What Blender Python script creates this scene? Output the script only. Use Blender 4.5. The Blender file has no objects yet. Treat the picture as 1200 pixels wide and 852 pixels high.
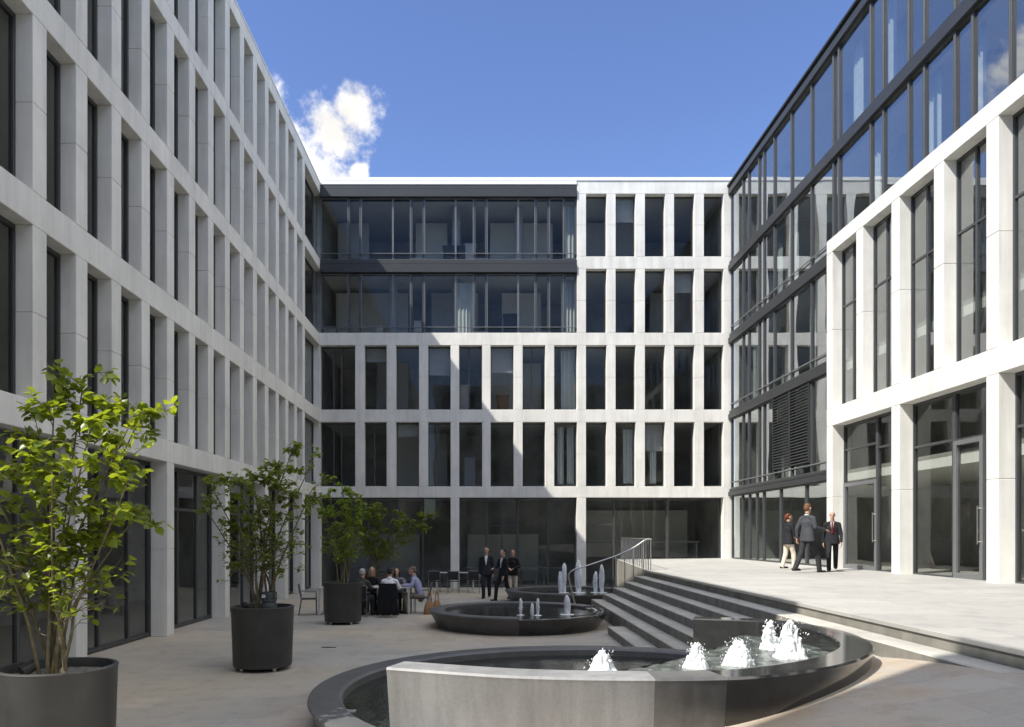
import bpy, bmesh, math, random
import numpy as np
from mathutils import Vector, Matrix, noise as mnoise

random.seed(7)
S = bpy.context.scene
COL = S.collection
R = math.radians
EYE = 2.15          # camera height above the low plaza
D = 31.58           # distance to the end facade
XL, XR = -6.77, 10.0
TER = 1.155         # terrace height

# ------------------------------------------------------------------ helpers
def link(o, parent=None):
    COL.objects.link(o)
    if parent is not None:
        o.parent = parent
    return o

def tag(o, label=None, cat=None, group=None, kind=None):
    if label: o['label'] = label
    if cat: o['category'] = cat
    if group: o['group'] = group
    if kind: o['kind'] = kind
    return o

def empty(name, loc=(0, 0, 0), rz=0.0, label=None, cat=None, group=None):
    o = bpy.data.objects.new(name, None)
    o.empty_display_size = 0.2
    o.location = loc
    o.rotation_euler = (0, 0, rz)
    link(o)
    return tag(o, label, cat, group)

class MB:
    """collects geometry for ONE mesh"""
    def __init__(self):
        self.v = []; self.f = []; self.m = []
    def add(self, vs, fs, mi=0):
        b = len(self.v)
        self.v.extend([tuple(p) for p in vs])
        for f in fs:
            self.f.append(tuple(b + i for i in f)); self.m.append(mi)
    def box(self, x0, x1, y0, y1, z0, z1, mi=0, c=0.0):
        if x0 > x1: x0, x1 = x1, x0
        if y0 > y1: y0, y1 = y1, y0
        if z0 > z1: z0, z1 = z1, z0
        c = min(c, (x1-x0)*.4, (y1-y0)*.4, (z1-z0)*.4)
        if c <= 0:
            vs = [(x, y, z) for x in (x0, x1) for y in (y0, y1) for z in (z0, z1)]
            fs = [(0, 1, 3, 2), (4, 6, 7, 5), (0, 4, 5, 1), (2, 3, 7, 6), (0, 2, 6, 4), (1, 5, 7, 3)]
            self.add(vs, fs, mi); return
        bm = bmesh.new()
        bmesh.ops.create_cube(bm, size=1.0)
        bmesh.ops.scale(bm, vec=(x1-x0, y1-y0, z1-z0), verts=bm.verts)
        bmesh.ops.translate(bm, vec=((x0+x1)/2, (y0+y1)/2, (z0+z1)/2), verts=bm.verts)
        bmesh.ops.bevel(bm, geom=bm.edges[:], offset=c, segments=1, affect='EDGES', clamp_overlap=True)
        bm.verts.ensure_lookup_table()
        bm.verts.index_update()
        self.add([v.co[:] for v in bm.verts], [[v.index for v in f.verts] for f in bm.faces], mi)
        bm.free()
    def tube(self, pts, rads, n=8, mi=0, cap=True):
        pts = [Vector(p) for p in pts]
        if not hasattr(rads, '__len__'): rads = [rads]*len(pts)
        vs = []; fs = []
        prev = None
        for i, p in enumerate(pts):
            t = (pts[min(i+1, len(pts)-1)] - pts[max(i-1, 0)])
            if t.length < 1e-9: t = Vector((0, 0, 1))
            t.normalize()
            if prev is None:
                a = Vector((0, 0, 1)) if abs(t.z) < .9 else Vector((1, 0, 0))
                u = t.cross(a).normalized()
            else:
                u = (prev - t*prev.dot(t))
                u = u.normalized() if u.length > 1e-6 else t.orthogonal().normalized()
            prev = u
            w = t.cross(u)
            for k in range(n):
                a = 2*math.pi*k/n
                vs.append(p + (u*math.cos(a) + w*math.sin(a))*rads[i])
        for i in range(len(pts)-1):
            for k in range(n):
                k2 = (k+1) % n
                fs.append((i*n+k, i*n+k2, (i+1)*n+k2, (i+1)*n+k))
        if cap:
            fs.append(tuple(range(n-1, -1, -1)))
            fs.append(tuple((len(pts)-1)*n+k for k in range(n)))
        self.add(vs, fs, mi)
    def capsule(self, p0, p1, r0, r1, side=None, k=1.0, n=14, mi=0):
        p0 = Vector(p0); p1 = Vector(p1)
        w = p1 - p0
        if w.length < 1e-6: w = Vector((0, 0, 1e-4))
        L = w.length; w = w.normalized()
        if side is None:
            u = w.orthogonal().normalized()
        else:
            u = Vector(side); u = (u - w*u.dot(w)).normalized()
        v = w.cross(u)
        rings = []
        for j in range(4):
            a = -math.pi/2 + (j+.35)/4*math.pi/2
            rings.append((p0 + w*math.sin(a)*r0*min(1, k+.3), r0*math.cos(a)))
        for j in range(3):
            t = j/2
            rings.append((p0 + w*L*t, r0+(r1-r0)*t))
        for j in range(4):
            a = (j+.65)/4*math.pi/2
            rings.append((p1 + w*math.sin(a)*r1*min(1, k+.3), r1*math.cos(a)))
        vs = []; fs = []
        for c, r in rings:
            for q in range(n):
                a = 2*math.pi*q/n
                vs.append(c + u*math.cos(a)*r + v*math.sin(a)*r*k)
        for i in range(len(rings)-1):
            for q in range(n):
                q2 = (q+1) % n
                fs.append((i*n+q, i*n+q2, (i+1)*n+q2, (i+1)*n+q))
        fs.append(tuple(range(n-1, -1, -1)))
        fs.append(tuple((len(rings)-1)*n+q for q in range(n)))
        self.add(vs, fs, mi)
    def ball(self, c, rx, ry=None, rz=None, rot=None, seg=12, rings=8, mi=0):
        ry = rx if ry is None else ry; rz = rx if rz is None else rz
        c = Vector(c); vs = []; fs = []
        M = rot if rot is not None else Matrix.Identity(3)
        for i in range(rings+1):
            th = math.pi*(i+.02)/(rings+.04)
            for k in range(seg):
                a = 2*math.pi*k/seg
                vs.append(c + M @ Vector((rx*math.sin(th)*math.cos(a), ry*math.sin(th)*math.sin(a), rz*math.cos(th))))
        for i in range(rings):
            for k in range(seg):
                k2 = (k+1) % seg
                fs.append((i*seg+k, (i+1)*seg+k, (i+1)*seg+k2, i*seg+k2))
        fs.append(tuple(range(seg)))
        fs.append(tuple(rings*seg+k for k in range(seg-1, -1, -1)))
        self.add(vs, fs, mi)
    def lathe(self, prof, n=48, cx=0, cy=0, a0=0.0, a1=360.0, mi=0, close=True):
        """prof: (r, z) list, closed loop if close"""
        full = abs(a1-a0) >= 359.9
        m = n if full else n+1
        vs = []; fs = []; P = len(prof)
        for i in range(m):
            a = R(a0 + (a1-a0)*i/n)
            for r, z in prof:
                vs.append((cx+r*math.cos(a), cy+r*math.sin(a), z))
        for i in range(n):
            j = (i+1) % m
            for k in range(P if close else P-1):
                k2 = (k+1) % P
                fs.append((i*P+k, j*P+k, j*P+k2, i*P+k2))
        if not full and close:
            fs.append(tuple(range(P-1, -1, -1)))
            fs.append(tuple((m-1)*P+k for k in range(P)))
        self.add(vs, fs, mi)
    def prism(self, poly, z0, z1, mi=0):
        n = len(poly)
        vs = [(x, y, z0) for x, y in poly] + [(x, y, z1) for x, y in poly]
        fs = [tuple(range(n-1, -1, -1)), tuple(range(n, 2*n))]
        for i in range(n):
            j = (i+1) % n
            fs.append((i, j, n+j, n+i))
        self.add(vs, fs, mi)
    def mesh(self, name, mats, smooth=False):
        me = bpy.data.meshes.new(name)
        me.from_pydata(self.v, [], self.f)
        if not isinstance(mats, (list, tuple)): mats = [mats]
        for m in mats: me.materials.append(m)
        if len(mats) > 1:
            me.polygons.foreach_set('material_index', self.m)
        if smooth:
            me.polygons.foreach_set('use_smooth', [True]*len(me.polygons))
        bm = bmesh.new(); bm.from_mesh(me)
        bmesh.ops.recalc_face_normals(bm, faces=bm.faces)
        bm.to_mesh(me); bm.free()
        me.update()
        return me
    def build(self, name, mats, parent=None, smooth=False, loc=None, rot=None, angle=None):
        me = self.mesh(name, mats, smooth)
        if angle is not None:
            me.polygons.foreach_set('use_smooth', [True]*len(me.polygons))
            try: me.set_sharp_from_angle(angle=R(angle))
            except Exception: pass
        o = bpy.data.objects.new(name, me)
        if loc is not None: o.location = loc
        if rot is not None: o.rotation_euler = rot
        return link(o, parent)

def inst(name, me, parent=None, loc=(0, 0, 0), rz=0.0):
    o = bpy.data.objects.new(name, me)
    o.location = loc; o.rotation_euler = (0, 0, rz)
    return link(o, parent)

def copy_tree(o, parent=None):
    c = o.copy(); COL.objects.link(c)
    c.parent = parent
    for ch in list(o.children):
        copy_tree(ch, c)
    return c

def catmull(pts, n=8, closed=False):
    P = [Vector(p) for p in pts]; out = []
    N = len(P)
    rng = N if closed else N-1
    for i in range(rng):
        if closed:
            p0, p1, p2, p3 = P[(i-1) % N], P[i], P[(i+1) % N], P[(i+2) % N]
        else:
            p0, p1, p2, p3 = P[max(i-1, 0)], P[i], P[i+1], P[min(i+2, N-1)]
        for k in range(n):
            t = k/n
            out.append(0.5*((2*p1)+(-p0+p2)*t+(2*p0-5*p1+4*p2-p3)*t*t+(-p0+3*p1-3*p2+p3)*t**3))
    if not closed: out.append(P[-1])
    return out

# ------------------------------------------------------------------ materials
def nodes_of(name):
    m = bpy.data.materials.new(name); m.use_nodes = True
    nt = m.node_tree
    b = nt.nodes['Principled BSDF']
    return m, nt, b

def N(nt, t, **kw):
    n = nt.nodes.new(t)
    for k, v in kw.items(): setattr(n, k, v)
    return n

def ramp(nt, fac, stops):
    r = N(nt, 'ShaderNodeValToRGB')
    el = r.color_ramp.elements
    while len(el) > 1: el.remove(el[0])
    el[0].position = stops[0][0]; el[0].color = (*stops[0][1], 1)
    for p, c in stops[1:]:
        e = el.new(p); e.color = (*c, 1)
    nt.links.new(fac, r.inputs['Fac'])
    return r.outputs['Color']

def pos(nt, scale=(1, 1, 1)):
    g = N(nt, 'ShaderNodeNewGeometry')
    mp = N(nt, 'ShaderNodeMapping')
    mp.inputs['Scale'].default_value = scale
    nt.links.new(g.outputs['Position'], mp.inputs['Vector'])
    return mp.outputs['Vector']

def noise(nt, vec, scale, detail=4, rough=.55):
    n = N(nt, 'ShaderNodeTexNoise')
    n.inputs['Scale'].default_value = scale
    n.inputs['Detail'].default_value = detail
    n.inputs['Roughness'].default_value = rough
    nt.links.new(vec, n.inputs['Vector'])
    return n.outputs['Fac']

def mixc(nt, fac, a, b, mode='MIX'):
    m = N(nt, 'ShaderNodeMix', data_type='RGBA', blend_type=mode)
    for sock, val in ((m.inputs[0], fac), (m.inputs[6], a), (m.inputs[7], b)):
        if isinstance(val, (int, float)): sock.default_value = val
        elif isinstance(val, tuple): sock.default_value = (*val, 1)
        else: nt.links.new(val, sock)
    return m.outputs[2]

def mat_noise(name, base, var=.12, rough=.8, scale=2.0, bump=0.0, bscale=60, metallic=0, spec=.5, streak=0.0, tint=None):
    m, nt, b = nodes_of(name)
    lo = tuple(c*(1-var) for c in base); hi = tuple(min(1, c*(1+var)) for c in base)
    f = noise(nt, pos(nt), scale, 6, .6)
    col = ramp(nt, f, [(.3, lo), (.7, hi)])
    if streak:
        f2 = noise(nt, pos(nt, (3.0, 3.0, .22)), 1.6, 5, .6)
        k = ramp(nt, f2, [(.42, (1, 1, 1)), (.75, (1-streak,)*3)])
        col = mixc(nt, 1.0, col, k, 'MULTIPLY')
    f3 = noise(nt, pos(nt), bscale, 3, .6)
    k3 = ramp(nt, f3, [(.3, (.94,)*3), (.7, (1.0,)*3)])
    col = mixc(nt, 1.0, col, k3, 'MULTIPLY')
    nt.links.new(col, b.inputs['Base Color'])
    b.inputs['Roughness'].default_value = rough
    b.inputs['Metallic'].default_value = metallic
    b.inputs['Specular IOR Level'].default_value = spec
    if bump:
        bp = N(nt, 'ShaderNodeBump'); bp.inputs['Strength'].default_value = bump; bp.inputs['Distance'].default_value = .01
        nt.links.new(f3, bp.inputs['Height']); nt.links.new(bp.outputs['Normal'], b.inputs['Normal'])
    return m

def mat_glass(name, tint, spec0=.045, wave=.012, rough=0.0, power=5.0):
    m = bpy.data.materials.new(name); m.use_nodes = True
    nt = m.node_tree; nt.nodes.clear()
    out = N(nt, 'ShaderNodeOutputMaterial')
    tr = N(nt, 'ShaderNodeBsdfTransparent'); tr.inputs['Color'].default_value = (*tint, 1)
    gl = N(nt, 'ShaderNodeBsdfGlossy'); gl.inputs['Roughness'].default_value = rough
    gl.inputs['Color'].default_value = (.96, .98, 1, 1)
    lw = N(nt, 'ShaderNodeLayerWeight'); lw.inputs['Blend'].default_value = .5
    pw = N(nt, 'ShaderNodeMath', operation='POWER'); pw.inputs[1].default_value = power
    nt.links.new(lw.outputs['Facing'], pw.inputs[0])
    mu = N(nt, 'ShaderNodeMath', operation='MULTIPLY_ADD'); mu.inputs[1].default_value = 1-spec0; mu.inputs[2].default_value = spec0
    nt.links.new(pw.outputs[0], mu.inputs[0])
    mx = N(nt, 'ShaderNodeMixShader')
    nt.links.new(mu.outputs[0], mx.inputs[0]); nt.links.new(tr.outputs[0], mx.inputs[1]); nt.links.new(gl.outputs[0], mx.inputs[2])
    if wave:
        f = noise(nt, pos(nt), .55, 1, .4)
        bp = N(nt, 'ShaderNodeBump'); bp.inputs['Strength'].default_value = 1.0; bp.inputs['Distance'].default_value = wave
        nt.links.new(f, bp.inputs['Height']); nt.links.new(bp.outputs['Normal'], gl.inputs['Normal'])
    nt.links.new(mx.outputs[0], out.inputs['Surface'])
    return m

def mat_plain(name, base, rough=.6, metallic=0, spec=.5, var=.06, scale=8):
    return mat_noise(name, base, var, rough, scale, 0, 90, metallic, spec)

def mat_paving(name, base, bw, bh, joint=.55, var=.1, warm=None, rings=()):
    m, nt, b = nodes_of(name)
    v = pos(nt)
    br = N(nt, 'ShaderNodeTexBrick')
    br.inputs['Scale'].default_value = 1.0
    br.inputs['Brick Width'].default_value = bw; br.inputs['Row Height'].default_value = bh
    br.inputs['Mortar Size'].default_value = .004; br.inputs['Mortar Smooth'].default_value = .3
    br.inputs['Color1'].default_value = (1, 1, 1, 1); br.inputs['Color2'].default_value = (.86, .86, .86, 1)
    br.inputs['Mortar'].default_value = (joint,)*3 + (1,)
    nt.links.new(v, br.inputs['Vector'])
    f = noise(nt, v, .45, 6, .6)
    lo = tuple(c*(1-var) for c in base); hi = tuple(c*(1+var) for c in base)
    col = ramp(nt, f, [(.3, lo), (.72, hi)])
    if warm:
        fw = noise(nt, v, .23, 3, .5)
        k = ramp(nt, fw, [(.42, (0, 0, 0)), (.62, (1, 1, 1))])
        col = mixc(nt, k, col, warm)
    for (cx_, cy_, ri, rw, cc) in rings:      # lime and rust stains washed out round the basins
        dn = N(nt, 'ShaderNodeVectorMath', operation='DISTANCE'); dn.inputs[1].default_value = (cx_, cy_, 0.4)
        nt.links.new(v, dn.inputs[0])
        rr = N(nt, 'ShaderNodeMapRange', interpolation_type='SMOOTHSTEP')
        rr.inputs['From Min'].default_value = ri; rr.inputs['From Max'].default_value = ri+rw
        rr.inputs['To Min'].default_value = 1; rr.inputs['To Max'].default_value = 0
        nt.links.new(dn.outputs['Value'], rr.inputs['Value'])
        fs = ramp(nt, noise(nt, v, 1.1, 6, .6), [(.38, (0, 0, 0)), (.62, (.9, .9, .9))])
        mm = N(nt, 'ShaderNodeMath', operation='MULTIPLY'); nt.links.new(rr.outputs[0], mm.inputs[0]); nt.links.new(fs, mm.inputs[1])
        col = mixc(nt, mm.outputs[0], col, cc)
    col = mixc(nt, 1.0, col, br.outputs['Color'], 'MULTIPLY')
    f2 = noise(nt, v, 55, 4, .7)
    k2 = ramp(nt, f2, [(.3, (.86,)*3), (.7, (1.04,)*3)])
    col = mixc(nt, 1.0, col, k2, 'MULTIPLY')
    f4 = noise(nt, v, 3.1, 6, .7)
    k4 = ramp(nt, f4, [(.33, (.84,)*3), (.5, (1, 1, 1))])
    col = mixc(nt, 1.0, col, k4, 'MULTIPLY')
    nt.links.new(col, b.inputs['Base Color'])
    b.inputs['Roughness'].default_value = .75
    b.inputs['Specular IOR Level'].default_value = .35
    bp = N(nt, 'ShaderNodeBump'); bp.inputs['Strength'].default_value = .25; bp.inputs['Distance'].default_value = .006
    nt.links.new(f2, bp.inputs['Height']); nt.links.new(bp.outputs['Normal'], b.inputs['Normal'])
    return m

def mat_leaf(name, base, trans):
    m = bpy.data.materials.new(name); m.use_nodes = True
    nt = m.node_tree; b = nt.nodes['Principled BSDF']; out = nt.nodes['Material Output']
    g = N(nt, 'ShaderNodeNewGeometry')
    col = ramp(nt, g.outputs['Random Per Island'], [(0, tuple(c*.38 for c in base)), (.45, tuple(c*.8 for c in base)), (.85, base), (1, (base[0]*1.5, base[1]*1.3, base[2]*1.6))])
    nt.links.new(col, b.inputs['Base Color'])
    b.inputs['Roughness'].default_value = .38
    b.inputs['Specular IOR Level'].default_value = .55
    t = N(nt, 'ShaderNodeBsdfTranslucent')
    tc = ramp(nt, g.outputs['Random Per Island'], [(0, tuple(c*.6 for c in trans)), (1, trans)])
    nt.links.new(tc, t.inputs['Color'])
    mx = N(nt, 'ShaderNodeMixShader'); mx.inputs[0].default_value = .5
    nt.links.new(b.outputs[0], mx.inputs[1]); nt.links.new(t.outputs[0], mx.inputs[2])
    nt.links.new(mx.outputs[0], out.inputs['Surface'])
    return m

def mat_water(name, col, rough=.03, scale=9, bump=.35, dist=.02):
    m, nt, b = nodes_of(name)
    b.inputs['Base Color'].default_value = (*col, 1)
    b.inputs['Roughness'].default_value = rough
    b.inputs['IOR'].default_value = 1.33
    v = pos(nt)
    f = noise(nt, v, scale, 4, .6)
    bp = N(nt, 'ShaderNodeBump'); bp.inputs['Strength'].default_value = bump; bp.inputs['Distance'].default_value = dist
    nt.links.new(f, bp.inputs['Height']); nt.links.new(bp.outputs['Normal'], b.inputs['Normal'])
    return m

def mat_foamy(name):
    """aerated water: dark clear water broken by pale foam streaks"""
    m, nt, b = nodes_of(name)
    v = pos(nt, (1, 1, 1))
    f = noise(nt, v, 6, 7, .7)
    col = ramp(nt, f, [(.42, (.045, .052, .047)), (.58, (.13, .15, .135)), (.72, (.5, .52, .5))])
    nt.links.new(col, b.inputs['Base Color'])
    b.inputs['Roughness'].default_value = .12
    b.inputs['IOR'].default_value = 1.33
    bp = N(nt, 'ShaderNodeBump'); bp.inputs['Strength'].default_value = .6; bp.inputs['Distance'].default_value = .03
    nt.links.new(f, bp.inputs['Height']); nt.links.new(bp.outputs['Normal'], b.inputs['Normal'])
    return m

def mat_foam(name):
    m, nt, b = nodes_of(name)
    b.inputs['Base Color'].default_value = (.88, .9, .9, 1)
    b.inputs['Roughness'].default_value = .35
    b.inputs['Subsurface Weight'].default_value = .5
    b.inputs['Subsurface Radius'].default_value = (.05, .05, .05)
    b.inputs['Subsurface Scale'].default_value = .6
    o_ = nt.nodes['Material Output']; t = N(nt, 'ShaderNodeBsdfTransparent'); mx = N(nt, 'ShaderNodeMixShader')
    f = noise(nt, pos(nt, (1, 1, .45)), 26, 5, .7)
    k = N(nt, 'ShaderNodeMapRange'); k.inputs['From Min'].default_value = .38; k.inputs['From Max'].default_value = .62
    k.inputs['To Min'].default_value = .74; k.inputs['To Max'].default_value = 1.0
    nt.links.new(f, k.inputs['Value']); nt.links.new(k.outputs[0], mx.inputs[0])
    nt.links.new(t.outputs[0], mx.inputs[1]); nt.links.new(b.outputs[0], mx.inputs[2]); nt.links.new(mx.outputs[0], o_.inputs['Surface'])
    return m

def mat_concrete(name):
    m, nt, b = nodes_of(name)
    v = pos(nt)
    f = noise(nt, v, .9, 5, .5)
    col = ramp(nt, f, [(.25, (.19, .19, .188)), (.5, (.235, .235, .232)), (.75, (.285, .285, .28))])
    f2 = noise(nt, pos(nt, (5, 5, .35)), 1.4, 5, .6)
    k = ramp(nt, f2, [(.40, (1.12, 1.12, 1.12)), (.5, (1, 1, 1)), (.72, (.78, .78, .77))])
    col = mixc(nt, 1.0, col, k, 'MULTIPLY')
    f5 = noise(nt, v, 40, 4, .6)
    col = mixc(nt, 1.0, col, ramp(nt, f5, [(.3, (.9,)*3), (.7, (1.05,)*3)]), 'MULTIPLY')
    nt.links.new(col, b.inputs['Base Color'])
    b.inputs['Roughness'].default_value = .55
    bp = N(nt, 'ShaderNodeBump'); bp.inputs['Strength'].default_value = .13; bp.inputs['Distance'].default_value = .01
    nt.links.new(f5, bp.inputs['Height']); nt.links.new(bp.outputs['Normal'], b.inputs['Normal'])
    return m

M = {}
M['stone'] = mat_noise('pale cast stone', (.745, .733, .68), .09, .85, 1.0, .12, 70, spec=.3, streak=.17)
M['stone_cap'] = mat_noise('white metal coping', (.80, .80, .79), .03, .6, 2.0)
M['dark'] = mat_plain('dark grey aluminium', (.055, .058, .06), .42, .0, .5, .08, 3)
M['beam'] = mat_plain('grey aluminium cladding', (.032, .034, .036), .5, .0, .5, .10, 1.5)
M['mullion'] = mat_plain('mid grey aluminium', (.19, .195, .20), .4, .3)
M['glass'] = mat_glass('office glass', (.84, .85, .835), .017, .010)
M['glass_side'] = mat_glass('blue grey curtain wall glass', (.86, .88, .87), .15, .012, power=3.4)
M['ceiling'] = mat_plain('white ceiling', (.72, .72, .69), .9)
M['carpet'] = mat_plain('grey office floor', (.30, .29, .27), .9)
M['partition'] = mat_plain('grey office wall', (.40, .40, .39), .8, var=.45, scale=.5)
M['curtain'] = mat_plain('pale curtain', (.62, .66, .66), .9)
M['furniture'] = mat_plain('dark furniture', (.035, .035, .04), .6)
M['lightfurn'] = mat_plain('light furniture', (.5, .5, .5), .6)
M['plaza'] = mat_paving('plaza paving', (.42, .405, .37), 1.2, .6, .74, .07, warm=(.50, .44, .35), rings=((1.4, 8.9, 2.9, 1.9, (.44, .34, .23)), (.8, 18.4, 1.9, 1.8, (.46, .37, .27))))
M['terrace'] = mat_paving('terrace paving', (.42, .41, .38), 1.5, .75, .80, .06)
M['step'] = mat_paving('step stone', (.48, .465, .41), .9, .33, .66, .16)
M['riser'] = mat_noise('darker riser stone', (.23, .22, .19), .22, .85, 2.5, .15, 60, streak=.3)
M['granite'] = mat_noise('dark grey granite', (.105, .105, .105), .22, .42, 3.0, .06, 120)
M['granite_wet'] = mat_noise('wet black granite', (.028, .028, .028), .3, .09, 4.0, .0, 120, spec=.7)
M['granite_damp'] = mat_noise('damp grey granite', (.13, .13, .128), .35, .25, 2.2, .0, 60, streak=.45)
M['concrete'] = mat_concrete('stained grey concrete')
M['water_low'] = mat_water('dark pool water', (.02, .023, .02))
M['water_high'] = mat_foamy('foaming water')
M['foam'] = mat_foam('white foam')
M['pot'] = mat_noise('dark planter shell', (.046, .045, .043), .22, .5, 3.0, .0, 120, streak=.3)
M['soil'] = mat_noise('pale gravel mulch', (.26, .24, .20), .5, .95, 30, .8, 40)
M['bark'] = mat_noise('brown bark', (.15, .125, .07), .4, .85, 14, .5, 60)
M['leaf_a'] = mat_leaf('yellow green leaves', (.15, .215, .022), (.47, .56, .03))
M['leaf_b'] = mat_leaf('dark green leaves', (.13, .18, .03), (.36, .46, .04))
M['leaf_c'] = mat_leaf('light green leaves', (.18, .27, .035), (.50, .66, .07))
M['steel'] = mat_plain('brushed steel', (.55, .54, .50), .3, .9)
M['chairmesh'] = mat_plain('black chair mesh', (.022, .022, .024), .6)
M['tabletop'] = mat_plain('pale table top', (.42, .42, .41), .5)
M['skin'] = mat_plain('skin', (.52, .31, .22), .55)
M['black'] = mat_plain('black plastic', (.02, .02, .02), .4)
M['bottle'] = mat_plain('grey green canister paint', (.045, .055, .055), .45)
M['leather'] = mat_plain('tan leather', (.28, .15, .07), .55)
M['eye'] = mat_plain('dark eyes', (.03, .02, .02), .3)
M['lip'] = mat_plain('lips', (.40, .16, .13), .5)

_cloth = {}
def cloth(c, rough=.85):
    if c not in _cloth:
        _cloth[c] = mat_noise('cloth %d' % len(_cloth), c, .18, rough, 9, .2, 150, spec=.25)
    return _cloth[c]

# ------------------------------------------------------------------ world, sun, camera
SUN = Vector((1.0, .60, -1.355)).normalized()
el = math.asin(-SUN.z); az = math.atan2(-SUN.x, -SUN.y)
w = bpy.data.worlds.new('World'); S.world = w; w.use_nodes = True
nt = w.node_tree; nt.nodes.clear()
out = N(nt, 'ShaderNodeOutputWorld')
sky = N(nt, 'ShaderNodeTexSky', sky_type='NISHITA')
sky.sun_disc = False; sky.sun_elevation = el; sky.sun_rotation = az
sky.altitude = 600; sky.air_density = 1.0; sky.dust_density = .1; sky.ozone_density = 3.5
bg = N(nt, 'ShaderNodeBackground'); bg.inputs['Strength'].default_value = .13
tc = N(nt, 'ShaderNodeTexCoord')
def vmath(op, a, b=None):
    n = N(nt, 'ShaderNodeVectorMath', operation=op)
    for i, x in enumerate((a, b)):
        if x is None: continue
        if isinstance(x, (tuple, Vector)): n.inputs[i].default_value = x
        else: nt.links.new(x, n.inputs[i])
    return n
def smath(op, a, b=None, c=None):
    n = N(nt, 'ShaderNodeMath', operation=op)
    for i, x in enumerate((a, b, c)):
        if x is None: continue
        if isinstance(x, (int, float)): n.inputs[i].default_value = x
        else: nt.links.new(x, n.inputs[i])
    return n.outputs[0]
dirv = vmath('NORMALIZE', tc.outputs['Generated']).outputs[0]
nz = N(nt, 'ShaderNodeTexNoise'); nz.inputs['Scale'].default_value = 9; nz.inputs['Detail'].default_value = 9; nz.inputs['Roughness'].default_value = .62
nt.links.new(dirv, nz.inputs['Vector'])
def cloud(d, r, amp=1.0):
    """soft mask round the sky direction d"""
    dist = vmath('DISTANCE', dirv, Vector(d).normalized()).outputs['Value']
    return smath('MULTIPLY', smath('SUBTRACT', 1.0, smath('DIVIDE', dist, r)), amp)
blobs = [((-.245, 1, .485), .068), ((-.172, 1, .553), .040), ((-.215, 1, .465), .050), ((-.196, 1, .525), .046), ((-.30, 1, .53), .07),
         ((-.72, 1, .60), .06), ((-.165, 1, .473), .016),
         ((.1, -.2, 1), .62), ((-.9, -.6, 1), .45), ((.9, -.5, 1), .55), ((1, .15, .8), .4), ((-.2, .62, 1), .16), ((.45, .55, 1), .2)]  # overhead and rear clouds, out of view, added as white fill light
acc = None
for d, r in blobs:
    c = cloud(d, r)
    acc = c if acc is None else smath('MAXIMUM', acc, c)
nzb = N(nt, 'ShaderNodeTexNoise'); nzb.inputs['Scale'].default_value = 34; nzb.inputs['Detail'].default_value = 8; nzb.inputs['Roughness'].default_value = .65
nt.links.new(dirv, nzb.inputs['Vector'])
val = smath('ADD', smath('ADD', acc, smath('MULTIPLY', smath('SUBTRACT', nz.outputs['Fac'], .5), .8)), smath('MULTIPLY', smath('SUBTRACT', nzb.outputs['Fac'], .5), 1.9))
mr = N(nt, 'ShaderNodeMapRange'); mr.interpolation_type = 'SMOOTHSTEP'
mr.inputs['From Min'].default_value = .12; mr.inputs['From Max'].default_value = .80
nt.links.new(val, mr.inputs['Value'])
edge = smath('MINIMUM', smath('MAXIMUM', smath('MULTIPLY', smath('ADD', acc, .75), 1.6), 0), 1)
cm = smath('MULTIPLY', mr.outputs[0], edge)
mixw = N(nt, 'ShaderNodeMix', data_type='RGBA')
hs = N(nt, 'ShaderNodeHueSaturation'); hs.inputs['Hue'].default_value = .512; hs.inputs['Saturation'].default_value = 1.06; hs.inputs['Value'].default_value = .96
nt.links.new(sky.outputs[0], hs.inputs['Color'])
nt.links.new(cm, mixw.inputs[0]); nt.links.new(hs.outputs[0], mixw.inputs[6])
nz2 = N(nt, 'ShaderNodeTexNoise'); nz2.inputs['Scale'].default_value = 16; nz2.inputs['Detail'].default_value = 6
nt.links.new(dirv, nz2.inputs['Vector'])
cr = N(nt, 'ShaderNodeValToRGB')
cr.color_ramp.elements[0].position = .35; cr.color_ramp.elements[0].color = (9.0, 8.8, 8.45, 1)
cr.color_ramp.elements[1].position = .6; cr.color_ramp.elements[1].color = (12.6, 12.3, 11.75, 1)
nt.links.new(nz2.outputs['Fac'], cr.inputs['Fac'])
sep = N(nt, 'ShaderNodeSeparateXYZ'); nt.links.new(dirv, sep.inputs[0])
dim = N(nt, 'ShaderNodeMapRange'); dim.inputs['From Min'].default_value = .45; dim.inputs['From Max'].default_value = .8
dim.inputs['To Min'].default_value = 1.0; dim.inputs['To Max'].default_value = .48  # clouds ahead dimmed, the unseen fill clouds stay bright
nt.links.new(sep.outputs['Y'], dim.inputs['Value'])
cdim = N(nt, 'ShaderNodeVectorMath', operation='SCALE'); nt.links.new(cr.outputs[0], cdim.inputs[0]); nt.links.new(dim.outputs[0], cdim.inputs['Scale'])
nt.links.new(cdim.outputs[0], mixw.inputs[7])
nt.links.new(mixw.outputs[2], bg.inputs['Color'])
nt.links.new(bg.outputs[0], out.inputs['Surface'])

sl = bpy.data.lights.new('sun', 'SUN'); sl.energy = 4.0; sl.angle = R(.5); sl.color = (1.0, .955, .88)
so = bpy.data.objects.new('sun', sl); so.rotation_euler = SUN.to_track_quat('-Z', 'Y').to_euler(); so.location = (-20, -15, 40); link(so)

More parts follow.
